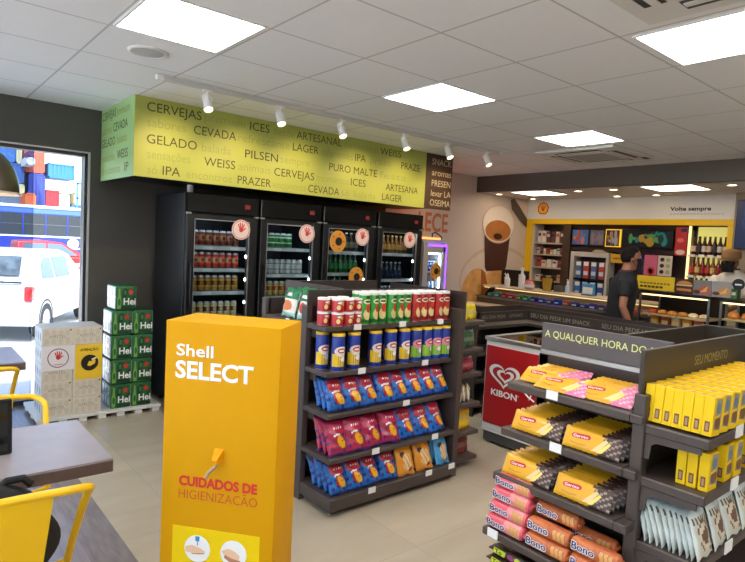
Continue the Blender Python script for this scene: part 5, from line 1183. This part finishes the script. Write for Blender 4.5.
b = MB(); b.box((0, -.2, .01), (.012, .2, .16), YS, .003); s = b.build('sheet', t)
b = MB()
for i in range(9): b.box((-.001, .16 - i * .036 - .026, .072), (0, .16 - i * .036, .092), YSD)
for i in range(6): b.box((-.001, .16 - i * .042 - .034, .034), (0, .16 - i * .042, .056), M('sign_black_print', (60, 50, 20), .5))
b.build('print', s); b = MB(); b.box((-.03, -.15, 0), (.05, .15, .01), STEEL); b.build('foot', t)
def food_photo(lb, y, w, kind):
    t = thing('food_photo', lb, 'food photo', (6.33, y, 1.246)); b = MB(); b.box((0, -w / 2, 0), (.01, w / 2, .155), M('photo_dark_%d' % kind, ((70, 44, 32), (120, 116, 118), (150, 146, 144))[kind], .4)); s = b.build('sheet', t)
    b = MB(); T = FX(-.0004, 0, .07)
    if kind == 0:
        b.poly(ell(0, .03, .075, .035, 18, 0, PI), .0006, M('photo_bun', (206, 130, 66), .5), T); b.poly([(-.075, -.04), (.075, -.04), (.07, -.015), (-.07, -.015)], .0006, M('photo_bun', (0, 0, 0)), T); b.poly([(-.08, -.01), (.08, -.01), (.08, .01), (-.08, .01)], .0008, M('photo_meat', (84, 44, 28), .5), T); b.poly([(-.08, .012), (.08, .012), (.078, .026), (-.078, .026)], .0008, M('photo_cheese', (232, 200, 140), .5), T)
    else:
        b.poly([(-.08, -.05), (.06, -.055), (.08, .0), (.02, .04), (-.03, .0)], .0006, M('photo_sauce_%d' % kind, ((0, 0, 0), (190, 90, 60), (196, 140, 80))[kind], .5), T); b.poly([(-.06, -.045), (.0, -.02), (.05, .03), (.04, -.03)], .0009, M('photo_bread', (222, 180, 120), .5), T); b.poly(ell(-.05, -.035, .035, .018, 12), .001, M('photo_meat', (0, 0, 0)), T)
    b.build('print', s)
food_photo('burger photo panel beside the yellow sign', 2.52, .17, 0)
food_photo('grey snack photo panel between burger and sandwich photos', 2.345, .17, 1)
food_photo('sandwich photo panel in front of the staff member', 2.165, .17, 2)
t = thing('round_sign', 'small dark round sign on a stem over the pastry case', 'sign', (6.36, 2.03, 1.236)); b = MB(); disc(b, FX(0, 0, .15), 0, 0, .055, .055, BLACK, .008, 24); b.build('disc', t); b = MB(); b.lathe([(.03, 0), (.03, .006), (.005, .01), (.005, .10)], BLACK, 12, Matrix.Translation((.004, 0, 0))); b.build('stem', t); b = MB(); b.box((-.0095, -.03, .14), (-.0085, .03, .155), WHP); b.build('print', t)
for i, (c, y, h) in enumerate((((214, 120, 110), 1.93, .22), ((222, 150, 90), 1.82, .26), ((90, 140, 70), 2.09, .10))):
    b = MB(); b.box((-.05, -.045, 0), (.05, .045, h), M('top_box_%d' % i, c, .45), .005); b.box((-.052, -.03, h * .4), (-.05, .03, h * .7), PAPER)
    simple('snack_box', ('pink box on top of the pastry case', 'orange box on top of the pastry case', 'green box on top of the pastry case')[i], 'box', b, (6.44, y, 1.236))
# ------------------------------------------------------------------ street outside the window
GZ = -0.4
mb = MB(); mb.box((-60, YW + 0.2, GZ - .1), (80, 95, GZ), M('concrete_ground', (200, 198, 192), .8, noise=.04, nscale=.6)); struct('ground', mb)
mb = MB(); mb.box((-60, -40, GZ - .1), (-3.2, YW + 0.2, GZ), MATS['concrete_ground']); struct('ground', mb)
mb = MB(); mb.box((-10, YW + 0.2, GZ), (9, YW + 0.5, -0.02), M('kerb_concrete', (190, 188, 182), .8)); struct('trim_2', mb)
CWH = M('car_white', (236, 236, 236), .3, coat=.5); CGL = M('car_window', (60, 78, 92), .1, coat=.5); TYR = M('tyre', (44, 44, 46), .8); RIM = M('wheel_rim', (170, 172, 176), .35, metal=.8); TLR = M('tail_light', (200, 40, 36), .25, coat=.4)
def wheel(par, x, y, z, r):
    b = MB(); T = Matrix.Translation((x, y, z)) @ Matrix.Rotation(PI / 2, 4, 'X')
    b.lathe([(r * .62, -.1), (r * .95, -.1), (r, -.06), (r, .06), (r * .95, .1), (r * .62, .1)], TYR, 28, T, cap=False); w = b.build('wheel', par)
    b = MB(); b.lathe([(.0005, .085), (r * .2, .08), (r * .5, .055), (r * .62, .09), (r * .62, -.09), (.0005, -.09)], RIM, 20, T, cap=False)
    for k in range(5): b.box((-.03, r * .15, .07), (.03, r * .6, .09), RIM, 0, T @ Matrix.Rotation(k * 2 * PI / 5, 4, 'Z'))
    b.build('rim', w)
def car(name, lb, cat, loc, rotz, L, W, H, lower, cabin, paint, wheels, r, wins, stripe=None, rear=True):
    """lower / cabin: side outlines in (x along the car, z); the cabin narrows towards the roof"""
    t = thing(name, lb, cat, loc, rotz)
    def slab(out, w0, w1, zb, zt, mat, b):
        n = len(out); f_ = lambda z: w0 + (w1 - w0) * min(1, max(0, (z - zb) / max(zt - zb, .01)))
        v = [(p[0], -f_(p[1]) / 2, p[1]) for p in out] + [(p[0], f_(p[1]) / 2, p[1]) for p in out]
        b.add(v, [tuple(range(n)), tuple(reversed(range(n, 2 * n)))] + [(i, n + i, n + (i + 1) % n, (i + 1) % n) for i in range(n)], mat)
    zb = min(p[1] for p in cabin); zt = max(p[1] for p in cabin)
    b = MB(); slab(lower, W, W, 0, 1, paint, b); slab(cabin, W * .97, W * .80, zb, zt, paint, b)
    o = b.build('car_body', t, sharp=30); mod = o.modifiers.new('soft', 'BEVEL'); mod.width = .045; mod.segments = 3; mod.limit_method = 'ANGLE'; mod.angle_limit = math.radians(25)
    f_ = lambda z: (W * .97 + (W * .80 - W * .97) * (z - zb) / (zt - zb)) / 2
    for poly_ in wins:
        for s in (-1, 1):
            b = MB(); n = len(poly_); v = [(p[0], s * (f_(p[1]) + .006), p[1]) for p in poly_]; b.add(v, [tuple(range(n)) if s < 0 else tuple(reversed(range(n)))], CGL); b.build('side_window', t)
    for x in wheels:
        for s in (-1, 1):
            wheel(t, x, s * (W / 2 - .09), r, r)
            b = MB(); T = Matrix.Translation((x, s * (W / 2 + .001), r)) @ Matrix.Rotation(PI / 2, 4, 'X'); b.lathe([(r * 1.08, -.006), (r * 1.2, -.006), (r * 1.2, .006), (r * 1.08, .006)], M('arch_trim', (50, 52, 54), .6), 28, T, cap=False); b.build('wheel_arch', t)
    return t, f_
t, f_ = car('car', 'white estate car parked right outside the window, seen from behind', 'car', (1.03, 11.41, GZ), math.radians(62), 4.2, 1.75, 1.56,
    [(0.02, .35), (.0, .60), (.06, .95), (.10, 1.02), (3.1, 1.0), (4.05, .85), (4.18, .6), (4.15, .3), (.1, .28)],
    [(.08, .98), (.20, 1.10), (.52, 1.50), (.75, 1.56), (2.0, 1.55), (2.45, 1.46), (3.15, .99)], CWH, (.72, 3.3), .32,
    [[(.62, 1.06), (1.28, 1.04), (1.28, 1.42), (.92, 1.42), (.72, 1.32)], [(1.33, 1.04), (2.2, 1.03), (2.2, 1.42), (1.33, 1.43)]])
for s in (-1, 1):
    b = MB(); b.box((-.03, s * .82 - .06, .72), (.20, s * .82 + .06, .98), TLR, .03, seg=2); b.build('tail_light', t)
b = MB(); b.add([(.20, -.62, 1.14), (.20, .62, 1.14), (.50, .56, 1.45), (.50, -.56, 1.45)], [(0, 1, 2, 3)], M('rear_glass', (84, 92, 96), .15, noise=.5, nscale=6), Matrix.Translation((-.03, 0, .01))); b.build('rear_window', t)
b = MB(); b.box((-.04, -.86, .34), (.12, .86, .52), M('car_bumper', (206, 208, 210), .5), .04, seg=2); b.build('bumper', t)
b = MB(); b.box((.045, -.70, 1.02), (.075, .70, 1.05), M('car_trim_dark', (40, 42, 46), .5)); b.build('trim_strip', t)
b = MB(); b.box((.0, -.26, .66), (.03, .26, .78), M('number_plate', (200, 202, 206), .4)); b.build('number_plate', t)
b = MB(); disc(b, FX(.055, 0, .90), 0, 0, .07, .055, M('car_emblem', (90, 92, 96), .3, metal=.7), .006, 16); b.build('round_emblem', t)
RDP = M('car_red', (160, 14, 20), .35, coat=.3)
t, f_ = car('pickup_truck', 'small red pickup truck between the white car and the bus', 'pickup truck', (2.9, 23.5, GZ), 0, 4.2, 1.65, 1.5,
    [(0, .4), (0, .82), (1.6, .84), (1.6, .95), (3.1, .95), (4.1, .82), (4.2, .5), (4.15, .32), (.1, .32)], [(.35, .94), (.40, 1.46), (1.2, 1.50), (1.75, 1.44), (2.6, .95)], RDP, (.85, 3.3), .32,
    [[(.55, 1.0), (1.25, 1.0), (1.25, 1.40), (.58, 1.38)], [(1.32, 1.0), (2.25, 1.0), (1.75, 1.38), (1.32, 1.40)]])
b = MB(); b.box((1.0, -.84, .60), (4.0, -.828, .72), WHITE); b.build('white_stripe', t)
b = MB(); b.box((3.2, -.95, .98), (3.32, -.8, 1.1), RDP, .02); b.build('wing_mirror', t)
# bus
BUSB = M('bus_blue', (8, 34, 130), .35, coat=.3); BUSL = M('bus_light_blue', (60, 90, 160), .35); BUSG = M('bus_glass', (44, 50, 56), .15)
t = thing('bus', 'long blue bus with a band of grey windows across the street', 'bus', (1.0, 40, GZ))
b = MB(); b.box((0, 0, .35), (12.5, 2.5, 3.05), BUSB, .12, seg=3); b.build('bus_body', t)
b = MB(); b.box((.2, .1, 3.03), (12.3, 2.4, 3.22), M('bus_roof', (226, 234, 244), .5), .06); b.build('roof', t)
b = MB(); b.box((.05, -.01, 2.75), (12.4, .03, 3.0), BUSL); b.build('upper_stripe', t)
for i in range(10):
    b = MB(); b.box((.3 + i * 1.2, -.02, 1.42), (1.42 + i * 1.2, .02, 2.70), BUSG, .02); w = b.build('side_window', t)
    b = MB(); b.box((.3 + i * 1.2, -.03, 2.05), (1.42 + i * 1.2, -.015, 2.10), M('bus_window_bar', (60, 66, 76), .5)); b.build('window_bar', w)
b = MB(); b.box((.0, -.012, 1.32), (12.5, .02, 1.40), M('bus_white_line', (220, 228, 240), .5)); b.build('white_line', t)
for x in (2.4, 9.4):
    for y in (.2, 2.3): wheel(t, x, y, .48, .48)
    b = MB(); b.poly(ell(0, 0, .62, .62, 20, 0, PI), .02, M('bus_arch', (24, 30, 44), .7), FY(x, -.005, .45)); b.build('wheel_arch', t)
b = MB(); b.poly(ell(0, 0, .32, .30, 18), .01, WHITE, FY(7.8, -.02, .98)); b.box((7.3, -.02, .62), (8.4, 0, .72), WHITE); b.build('white_emblem', t)
# shipping containers
def container(lb, x0, x1, z0, z1, col, y=52):
    k = y / 50; x0 *= k; x1 *= k; z0 = 1.6 + (z0 - 1.6) * k; z1 = 1.6 + (z1 - 1.6) * k
    t = thing('shipping_container', lb, 'shipping container', (x0, y, z0)); m = M('container_%d_%d_%d' % col, tuple(int(q * .72) for q in col), .6, noise=.05, nscale=1.5); w = x1 - x0; h = z1 - z0
    b = MB(); b.box((0, .06, 0), (w, 2.4, h), m)
    for x in (0, w - .09): b.box((x, 0, 0), (x + .09, .1, h), m)
    b.box((0, 0, 0), (w, .1, .1), m); b.box((0, 0, h - .1), (w, .1, h), m); b.build('container_frame', t)
    b = MB(); n = max(3, int(w / .28))
    for i in range(n): x = .1 + (w - .2) * i / n; b.box((x, .02, .1), (x + (w - .2) / n * .55, .07, h - .1), m)
    b.build('corrugated_side', t)
cl = [('blue container at the top left of the stack', 3.2, 7.05, 6.15, 7.35, (60, 120, 196)), ('dark blue container under the top left blue one', 3.2, 7.6, 4.65, 6.1, (56, 100, 176)), ('cream container beside the top left blue one', 7.1, 7.45, 6.1, 7.3, (230, 224, 180)),
      ('orange red container at the top middle of the stack', 7.6, 8.95, 5.55, 7.3, (226, 96, 70)), ('purple square container in front of the orange red one', 7.9, 8.25, 6.7, 7.1, (110, 60, 120)), ('white container let into the orange red one', 7.75, 8.3, 6.1, 6.65, (236, 236, 236)),
      ('sky blue container right of the orange red one', 9.2, 11.0, 5.3, 6.4, (56, 140, 226)), ('tall royal blue container under the orange red one', 7.9, 9.0, 2.9, 5.5, (60, 80, 190)), ('small orange container low in the stack', 7.7, 8.4, 2.9, 4.0, (240, 110, 50)),
      ('red container right of the tall royal blue one', 9.05, 9.95, 2.9, 4.35, (216, 50, 60)), ('white container right of the low red one', 9.98, 10.7, 2.9, 4.2, (240, 238, 238)), ('pale yellow container at the left under the dark blue one', 6.6, 7.65, 3.9, 4.6, (236, 226, 170)), ('grey blue container at the lower left of the stack', 3.2, 7.6, 2.3, 3.85, (110, 130, 150)),
      ('blue strip container at the far lower right', 10.8, 14.5, 2.2, 3.4, (90, 140, 210)), ('cream yellow container behind the far lower right one', 11.0, 14.5, 3.4, 4.3, (240, 226, 170))]
for i, (lb, x0, x1, z0, z1, c) in enumerate(cl): container(lb, x0, x1, z0, z1, c, 52 - (2.5 if 'in front' in lb or 'let into' in lb or 'small orange' in lb else 0))
t = thing('loading_yard_stand', 'low grey concrete platform carrying the container stack', 'platform', (2, 49, GZ)); b = MB(); b.box((0, 0, 0), (14, 7, 2.2 - GZ), M('yard_grey', (170, 172, 174), .8), .05); b.build('platform', t)
t = thing('gantry_frame', 'thin blue steel gantry beside the containers', 'gantry', (10.85, 48.5, GZ)); b = MB()
for x in (0, 1.6): b.box((x, 0, 0), (x + .12, .12, 5.4), M('gantry_blue', (60, 110, 200), .5))
b.build('post', t); b = MB(); b.box((0, 0, 5.3), (3.2, .12, 5.42), M('gantry_blue', (0, 0, 0))); b.box((0, 0, 4.2), (1.7, .1, 4.3), M('gantry_blue', (0, 0, 0))); b.build('beam', t)

# ------------------------------------------------------------------ people
def fuse(mb, name, parent, mat_fn, mats, voxel=.011, smooth=6):
    """melt overlapping shapes into one continuous skin"""
    o = mb.build(name)
    m = o.modifiers.new('r', 'REMESH'); m.mode = 'VOXEL'; m.voxel_size = voxel
    s = o.modifiers.new('s', 'SMOOTH'); s.iterations = smooth; s.factor = .5
    dg = bpy.context.evaluated_depsgraph_get(); me = bpy.data.meshes.new_from_object(o.evaluated_get(dg)); o.modifiers.clear(); old = o.data; o.data = me; bpy.data.meshes.remove(old)
    me.materials.clear()
    for x in mats: me.materials.append(x)
    for p in me.polygons: p.material_index = mat_fn(p.center) if mat_fn else 0; p.use_smooth = True
    o.parent = parent; return o
def blob(mb, c, r, mat, T=None, n=16):
    v = []; f = []; m_ = 10
    for j in range(m_ + 1):
        a = -PI / 2 + PI * j / m_
        for i in range(n): q = 2 * PI * i / n; v.append((c[0] + r[0] * math.cos(a) * math.cos(q), c[1] + r[1] * math.cos(a) * math.sin(q), c[2] + r[2] * math.sin(a)))
    for j in range(m_):
        for i in range(n): f.append((j * n + i, j * n + (i + 1) % n, (j + 1) * n + (i + 1) % n, (j + 1) * n + i))
    mb.add(v, f, mat, T)
def loft(mb, rings, mat, n=24):
    """rings: (x, y, z, rx, ry)"""
    v = []; f = []
    for x, y, z, rx, ry in rings:
        for i in range(n): q = 2 * PI * i / n; c, s_ = math.cos(q), math.sin(q); v.append((x + rx * math.copysign(abs(c) ** .85, c), y + ry * math.copysign(abs(s_) ** .85, s_), z))
    m_ = len(rings)
    for j in range(m_ - 1):
        for i in range(n): f.append((j * n + i, j * n + (i + 1) % n, (j + 1) * n + (i + 1) % n, (j + 1) * n + i))
    f.append(tuple(reversed(range(n)))); f.append(tuple((m_ - 1) * n + i for i in range(n)))
    mb.add(v, f, mat)
def person(lb, loc, rotz, arms, skin, top, legs, hair, lean=0.0, head_drop=0.0, cap=None, sleeve=.55, shoe=BLACK):
    """stands facing +x; arms = two lists of shoulder, elbow, wrist, palm end"""
    t = thing('person', lb, 'person', loc, rotz)
    L = math.tan(lean)
    sh = lambda z: L * max(0, z - .92)
    HX, HZ = .035 + sh(1.62), 1.655 - head_drop
    b = MB(); SK = skin
    loft(b, [(sh(.84), 0, .84, .09, .13), (sh(.93), 0, .93, .115, .165), (sh(1.05), 0, 1.05, .105, .145), (sh(1.2), 0, 1.2, .115, .155), (sh(1.34), 0, 1.34, .12, .175), (sh(1.42), 0, 1.42, .10, .17), (sh(1.475), 0, 1.475, .065, .10), (sh(1.51), 0, 1.51, .052, .058)], SK)
    b.tube([(sh(1.47), 0, 1.47), (HX - .02, 0, HZ - .05)], [.056, .052], SK, 14)
    blob(b, (HX, 0, HZ + .03), (.098, .077, .10), SK); blob(b, (HX + .03, 0, HZ - .045), (.066, .058, .07), SK); blob(b, (HX + .058, 0, HZ - .09), (.03, .032, .025), SK)
    b.tube([(HX + .09, 0, HZ + .025), (HX + .113, 0, HZ - .015), (HX + .09, 0, HZ - .022)], [.010, .014, .012], SK, 8)
    for s in (-1, 1): blob(b, (HX - .005, s * .077, HZ + .0), (.022, .010, .032), SK)
    for s in (-1, 1):
        b.tube([(0, s * .09, .90), (.01, s * .10, .70), (.02, s * .105, .49), (.0, s * .105, .30), (-.01, s * .105, .09)], [.085, .075, .055, .052, .038], SK, 14)
        b.tube([(-.05, s * .11, .04), (.06, s * .115, .035), (.14, s * .12, .028)], [.036, .038, .03], SK, 10)
    for (S_, E_, W_, P_), s in zip(arms, (-1, 1)):
        S_, E_, W_, P_ = map(Vector, (S_, E_, W_, P_))
        b.tube([S_, S_.lerp(E_, .5), E_, E_.lerp(W_, .35), W_], [.056, .047, .038, .04, .026], SK, 12)
        d = (P_ - W_).normalized(); side = d.cross(Vector((0, 1, 0)) if abs(d.y) < .8 else Vector((1, 0, 0))).normalized()
        b.tube([W_, W_ + d * .05, W_ + d * .09], [.026, .034, .036], SK, 10)
        for k in range(4):
            o = side * (-.03 + .02 * k); l = (.07, .08, .075, .058)[k]; nrm = d.cross(side)
            b.tube([W_ + d * .075 + o * .8, W_ + d * (.09 + l * .5) + o + nrm * .006, W_ + d * (.09 + l) + o + nrm * .022], [.0105, .0095, .008], SK, 8)
        b.tube([W_ + d * .03 - side * .02, W_ + d * .06 - side * .05, W_ + d * .095 - side * .058], [.014, .0115, .009], SK, 8)
    fuse(b, 'body', t, None, [skin], .0085, 4)
    # shirt
    b = MB()
    loft(b, [(sh(.80), 0, .82, .125, .175), (sh(.93), 0, .93, .135, .182), (sh(1.05), 0, 1.05, .128, .168), (sh(1.2), 0, 1.2, .135, .178), (sh(1.34), 0, 1.34, .138, .195), (sh(1.43), 0, 1.43, .112, .188), (sh(1.48), 0, 1.485, .075, .10), (sh(1.5), 0, 1.515, .064, .070)], top)
    for (S_, E_, W_, P_) in arms:
        S_, E_, W_ = map(Vector, (S_, E_, W_))
        if sleeve <= 1: b.tube([S_, S_.lerp(E_, sleeve)], [.075, .066], top, 14)
        else: b.tube([S_, E_, E_.lerp(W_, .9)], [.072, .056, .042], top, 14)
    fuse(b, 'shirt', t, None, [top], .012, 5)
    b = MB(); T = Matrix.Translation((sh(1.5), 0, 1.50)); b.lathe([(.066, -.012), (.070, .012), (.064, .028), (.060, .026), (.062, -.01)], M('collar_' + top.name, (70, 40, 40), .7), 20, T, cap=False); b.build('collar', t)
    b = MB()
    loft(b, [(0, 0, .80, .115, .17), (0, 0, .90, .125, .178), (0, 0, .96, .12, .168)], legs)
    for s in (-1, 1): b.tube([(0, s * .09, .88), (.01, s * .10, .70), (.02, s * .105, .49), (.0, s * .105, .30), (-.012, s * .105, .10)], [.10, .088, .07, .066, .062], legs, 14)
    fuse(b, 'trousers', t, None, [legs], .012, 4)
    for s in (-1, 1):
        b = MB(); b.tube([(-.075, s * .108, .045), (-.02, s * .11, .05), (.06, s * .115, .045), (.15, s * .12, .034), (.175, s * .122, .032)], [.035, .046, .045, .038, .02], shoe, 12); b.build('shoe', t)
    # hair: cap of short hair over the rear and top of the skull
    if cap is None:
        b = MB(); v = []; f = []; n, m_ = 28, 12
        for j in range(m_ + 1):
            a = PI / 2 - (PI * .62) * j / m_
            for i in range(n):
                q = 2 * PI * i / n; front = max(0, math.cos(q + 0)) ** .6; aa = PI / 2 - (PI * (.72 - .50 * front - .16 * max(0, 1 - abs(math.cos(q) - .1) * 2.2))) * j / m_
                v.append((HX - .004 + .106 * math.cos(aa) * math.cos(q), .085 * math.cos(aa) * math.sin(q), HZ + .034 + .107 * math.sin(aa)))
        for j in range(m_):
            for i in range(n): f.append((j * n + i, (j + 1) * n + i, (j + 1) * n + (i + 1) % n, j * n + (i + 1) % n))
        b.add(v, f, hair); b.build('hair', t)
    else:
        b = MB(); b.lathe([(.112, 0), (.114, .04), (.10, .085), (.06, .11), (.0005, .115)], cap, 26, Matrix.Translation((HX - .005, 0, HZ + .045)) @ Matrix.Diagonal((1, .85, 1, 1)), cap=False); c = b.build('cap', t)
        b = MB(); b.poly([(.06, -.085), (.13, -.075), (.19, -.04), (.20, 0), (.19, .04), (.13, .075), (.06, .085)], .008, cap, Matrix.Translation((HX - .005, 0, HZ + .045)) @ Matrix.Rotation(.15, 4, 'Y')); b.build('visor', c)
    # eyes
    for s in (-1, 1): b = MB(); blob(b, (HX + .082, s * .032, HZ + .028), (.008, .012, .006), WHP, n=10); blob(b, (HX + .088, s * .032, HZ + .028), (.004, .006, .005), BLKP, n=8); b.build('eye', t)
    for s in (-1, 1): b = MB(); b.tube([(HX + .094, s * .016, HZ + .052), (HX + .092, s * .036, HZ + .056), (HX + .08, s * .052, HZ + .05)], .005, hair, 6); b.build('eyebrow', t)
    # face mask with ear loops
    b = MB(); v = []; f = []
    for j in range(9):
        z = HZ + .012 - .125 * j / 8
        for i in range(13):
            q = -1.25 + 2.5 * i / 12; k = 1 - abs(j / 8 - .42) * .38
            v.append((HX + .005 + .125 * math.cos(q) * k * (1 if j else .93), .083 * math.sin(q) * (1 - .12 * (j / 8)), z))
    for j in range(8):
        for i in range(12): f.append((j * 13 + i, (j + 1) * 13 + i, (j + 1) * 13 + i + 1, j * 13 + i + 1))
    b.add(v, f, M('mask_black', (16, 16, 18), .8)); mk = b.build('face_mask', t)
    for s in (-1, 1): b = MB(); b.tube([(HX + .045, s * .078, HZ - .01), (HX - .005, s * .088, HZ + .02), (HX - .012, s * .087, HZ - .02), (HX + .04, s * .074, HZ - .07)], .003, MATS['mask_black'], 6); b.build('ear_loop', mk)
    return t
SKN = M('skin_tan', (160, 106, 80), .55); HRD = M('hair_dark', (22, 16, 13), .8, noise=.3, nscale=90, spec=.2)
POLO = M('polo_black', (22, 23, 27), .8, noise=.15, nscale=30); TRS = M('trousers_dark', (34, 36, 44), .8); 
person('person in a black polo shirt and black face mask standing before the counter', (5.74, 2.90, 0), math.radians(-48),
       [[(.0, -.185, 1.42), (-.03, -.24, 1.15), (.07, -.225, .93), (.10, -.215, .84)], [(.0, .185, 1.42), (.0, .24, 1.15), (.14, .22, .96), (.21, .20, .91)]], SKN, POLO, TRS, HRD, lean=.07, head_drop=.015, sleeve=.62).scale = (.96, .96, .96)
SK2 = M('skin_brown', (150, 100, 74), .55); SHW = M('shirt_white', (230, 224, 216), .8); CPB = M('cap_tan', (150, 112, 66), .7)
person('person in a white shirt and tan visor cap leaning forward behind the counter', (7.62, 2.42, 0), math.radians(165),
       [[(.12, -.185, 1.40), (.26, -.27, 1.2), (.44, -.20, 1.10), (.52, -.17, 1.07)], [(.12, .185, 1.40), (.24, .27, 1.18), (.42, .2, 1.08), (.50, .17, 1.06)]], SK2, SHW, TRS, HRD, lean=.24, head_drop=.06, cap=CPB, sleeve=.8)

# ------------------------------------------------------------------ light from outside, camera
w = bpy.data.worlds.new('sky'); SC.world = w; w.use_nodes = True; nt = w.node_tree
bg = nt.nodes['Background']; sky = nt.nodes.new('ShaderNodeTexSky'); sky.sky_type = 'NISHITA'; sky.sun_disc = False; sky.sun_elevation = math.radians(55); sky.sun_rotation = math.radians(200); sky.dust_density = 3.5; sky.air_density = 1.0
nt.links.new(sky.outputs['Color'], bg.inputs['Color']); bg.inputs['Strength'].default_value = 0.46
sl = bpy.data.lights.new('sun', 'SUN'); sl.energy = 5.2; sl.angle = math.radians(1.0); sl.color = (1, .96, .9)
so = bpy.data.objects.new('sun', sl); COL.objects.link(so); so.rotation_euler = Vector((.25, .62, -.8)).to_track_quat('-Z', 'Y').to_euler(); so.location = (0, -5, 12)

yaw, pit, rol = 0.874006803, -0.0651876417, 0.0525356354
fw = Vector((math.cos(yaw) * math.cos(pit), math.sin(yaw) * math.cos(pit), math.sin(pit)))
r0 = Vector((math.sin(yaw), -math.cos(yaw), 0)); u0 = r0.cross(fw)
r = r0 * math.cos(rol) + u0 * math.sin(rol); u = -r0 * math.sin(rol) + u0 * math.cos(rol)
cd_ = bpy.data.cameras.new('camera'); cam = bpy.data.objects.new('camera', cd_); COL.objects.link(cam)
mt = Matrix((r, u, -fw)).transposed().to_4x4(); mt.translation = (0, 0, 1.6); cam.matrix_world = mt
cd_.sensor_width = 36; cd_.sensor_fit = 'HORIZONTAL'; cd_.lens = 577.466 * 36 / 745; cd_.clip_start = .05; cd_.clip_end = 300
SC.camera = cam
vs = SC.view_settings; vs.view_transform = 'Standard'; vs.look = 'None'; vs.exposure = 1.0; vs.gamma = 1.0; vs.use_curve_mapping = False
SC.cycles.use_denoising = True
SC.cycles.sample_clamp_indirect = 8
SC.cycles.max_bounces = 8; SC.cycles.transparent_max_bounces = 16
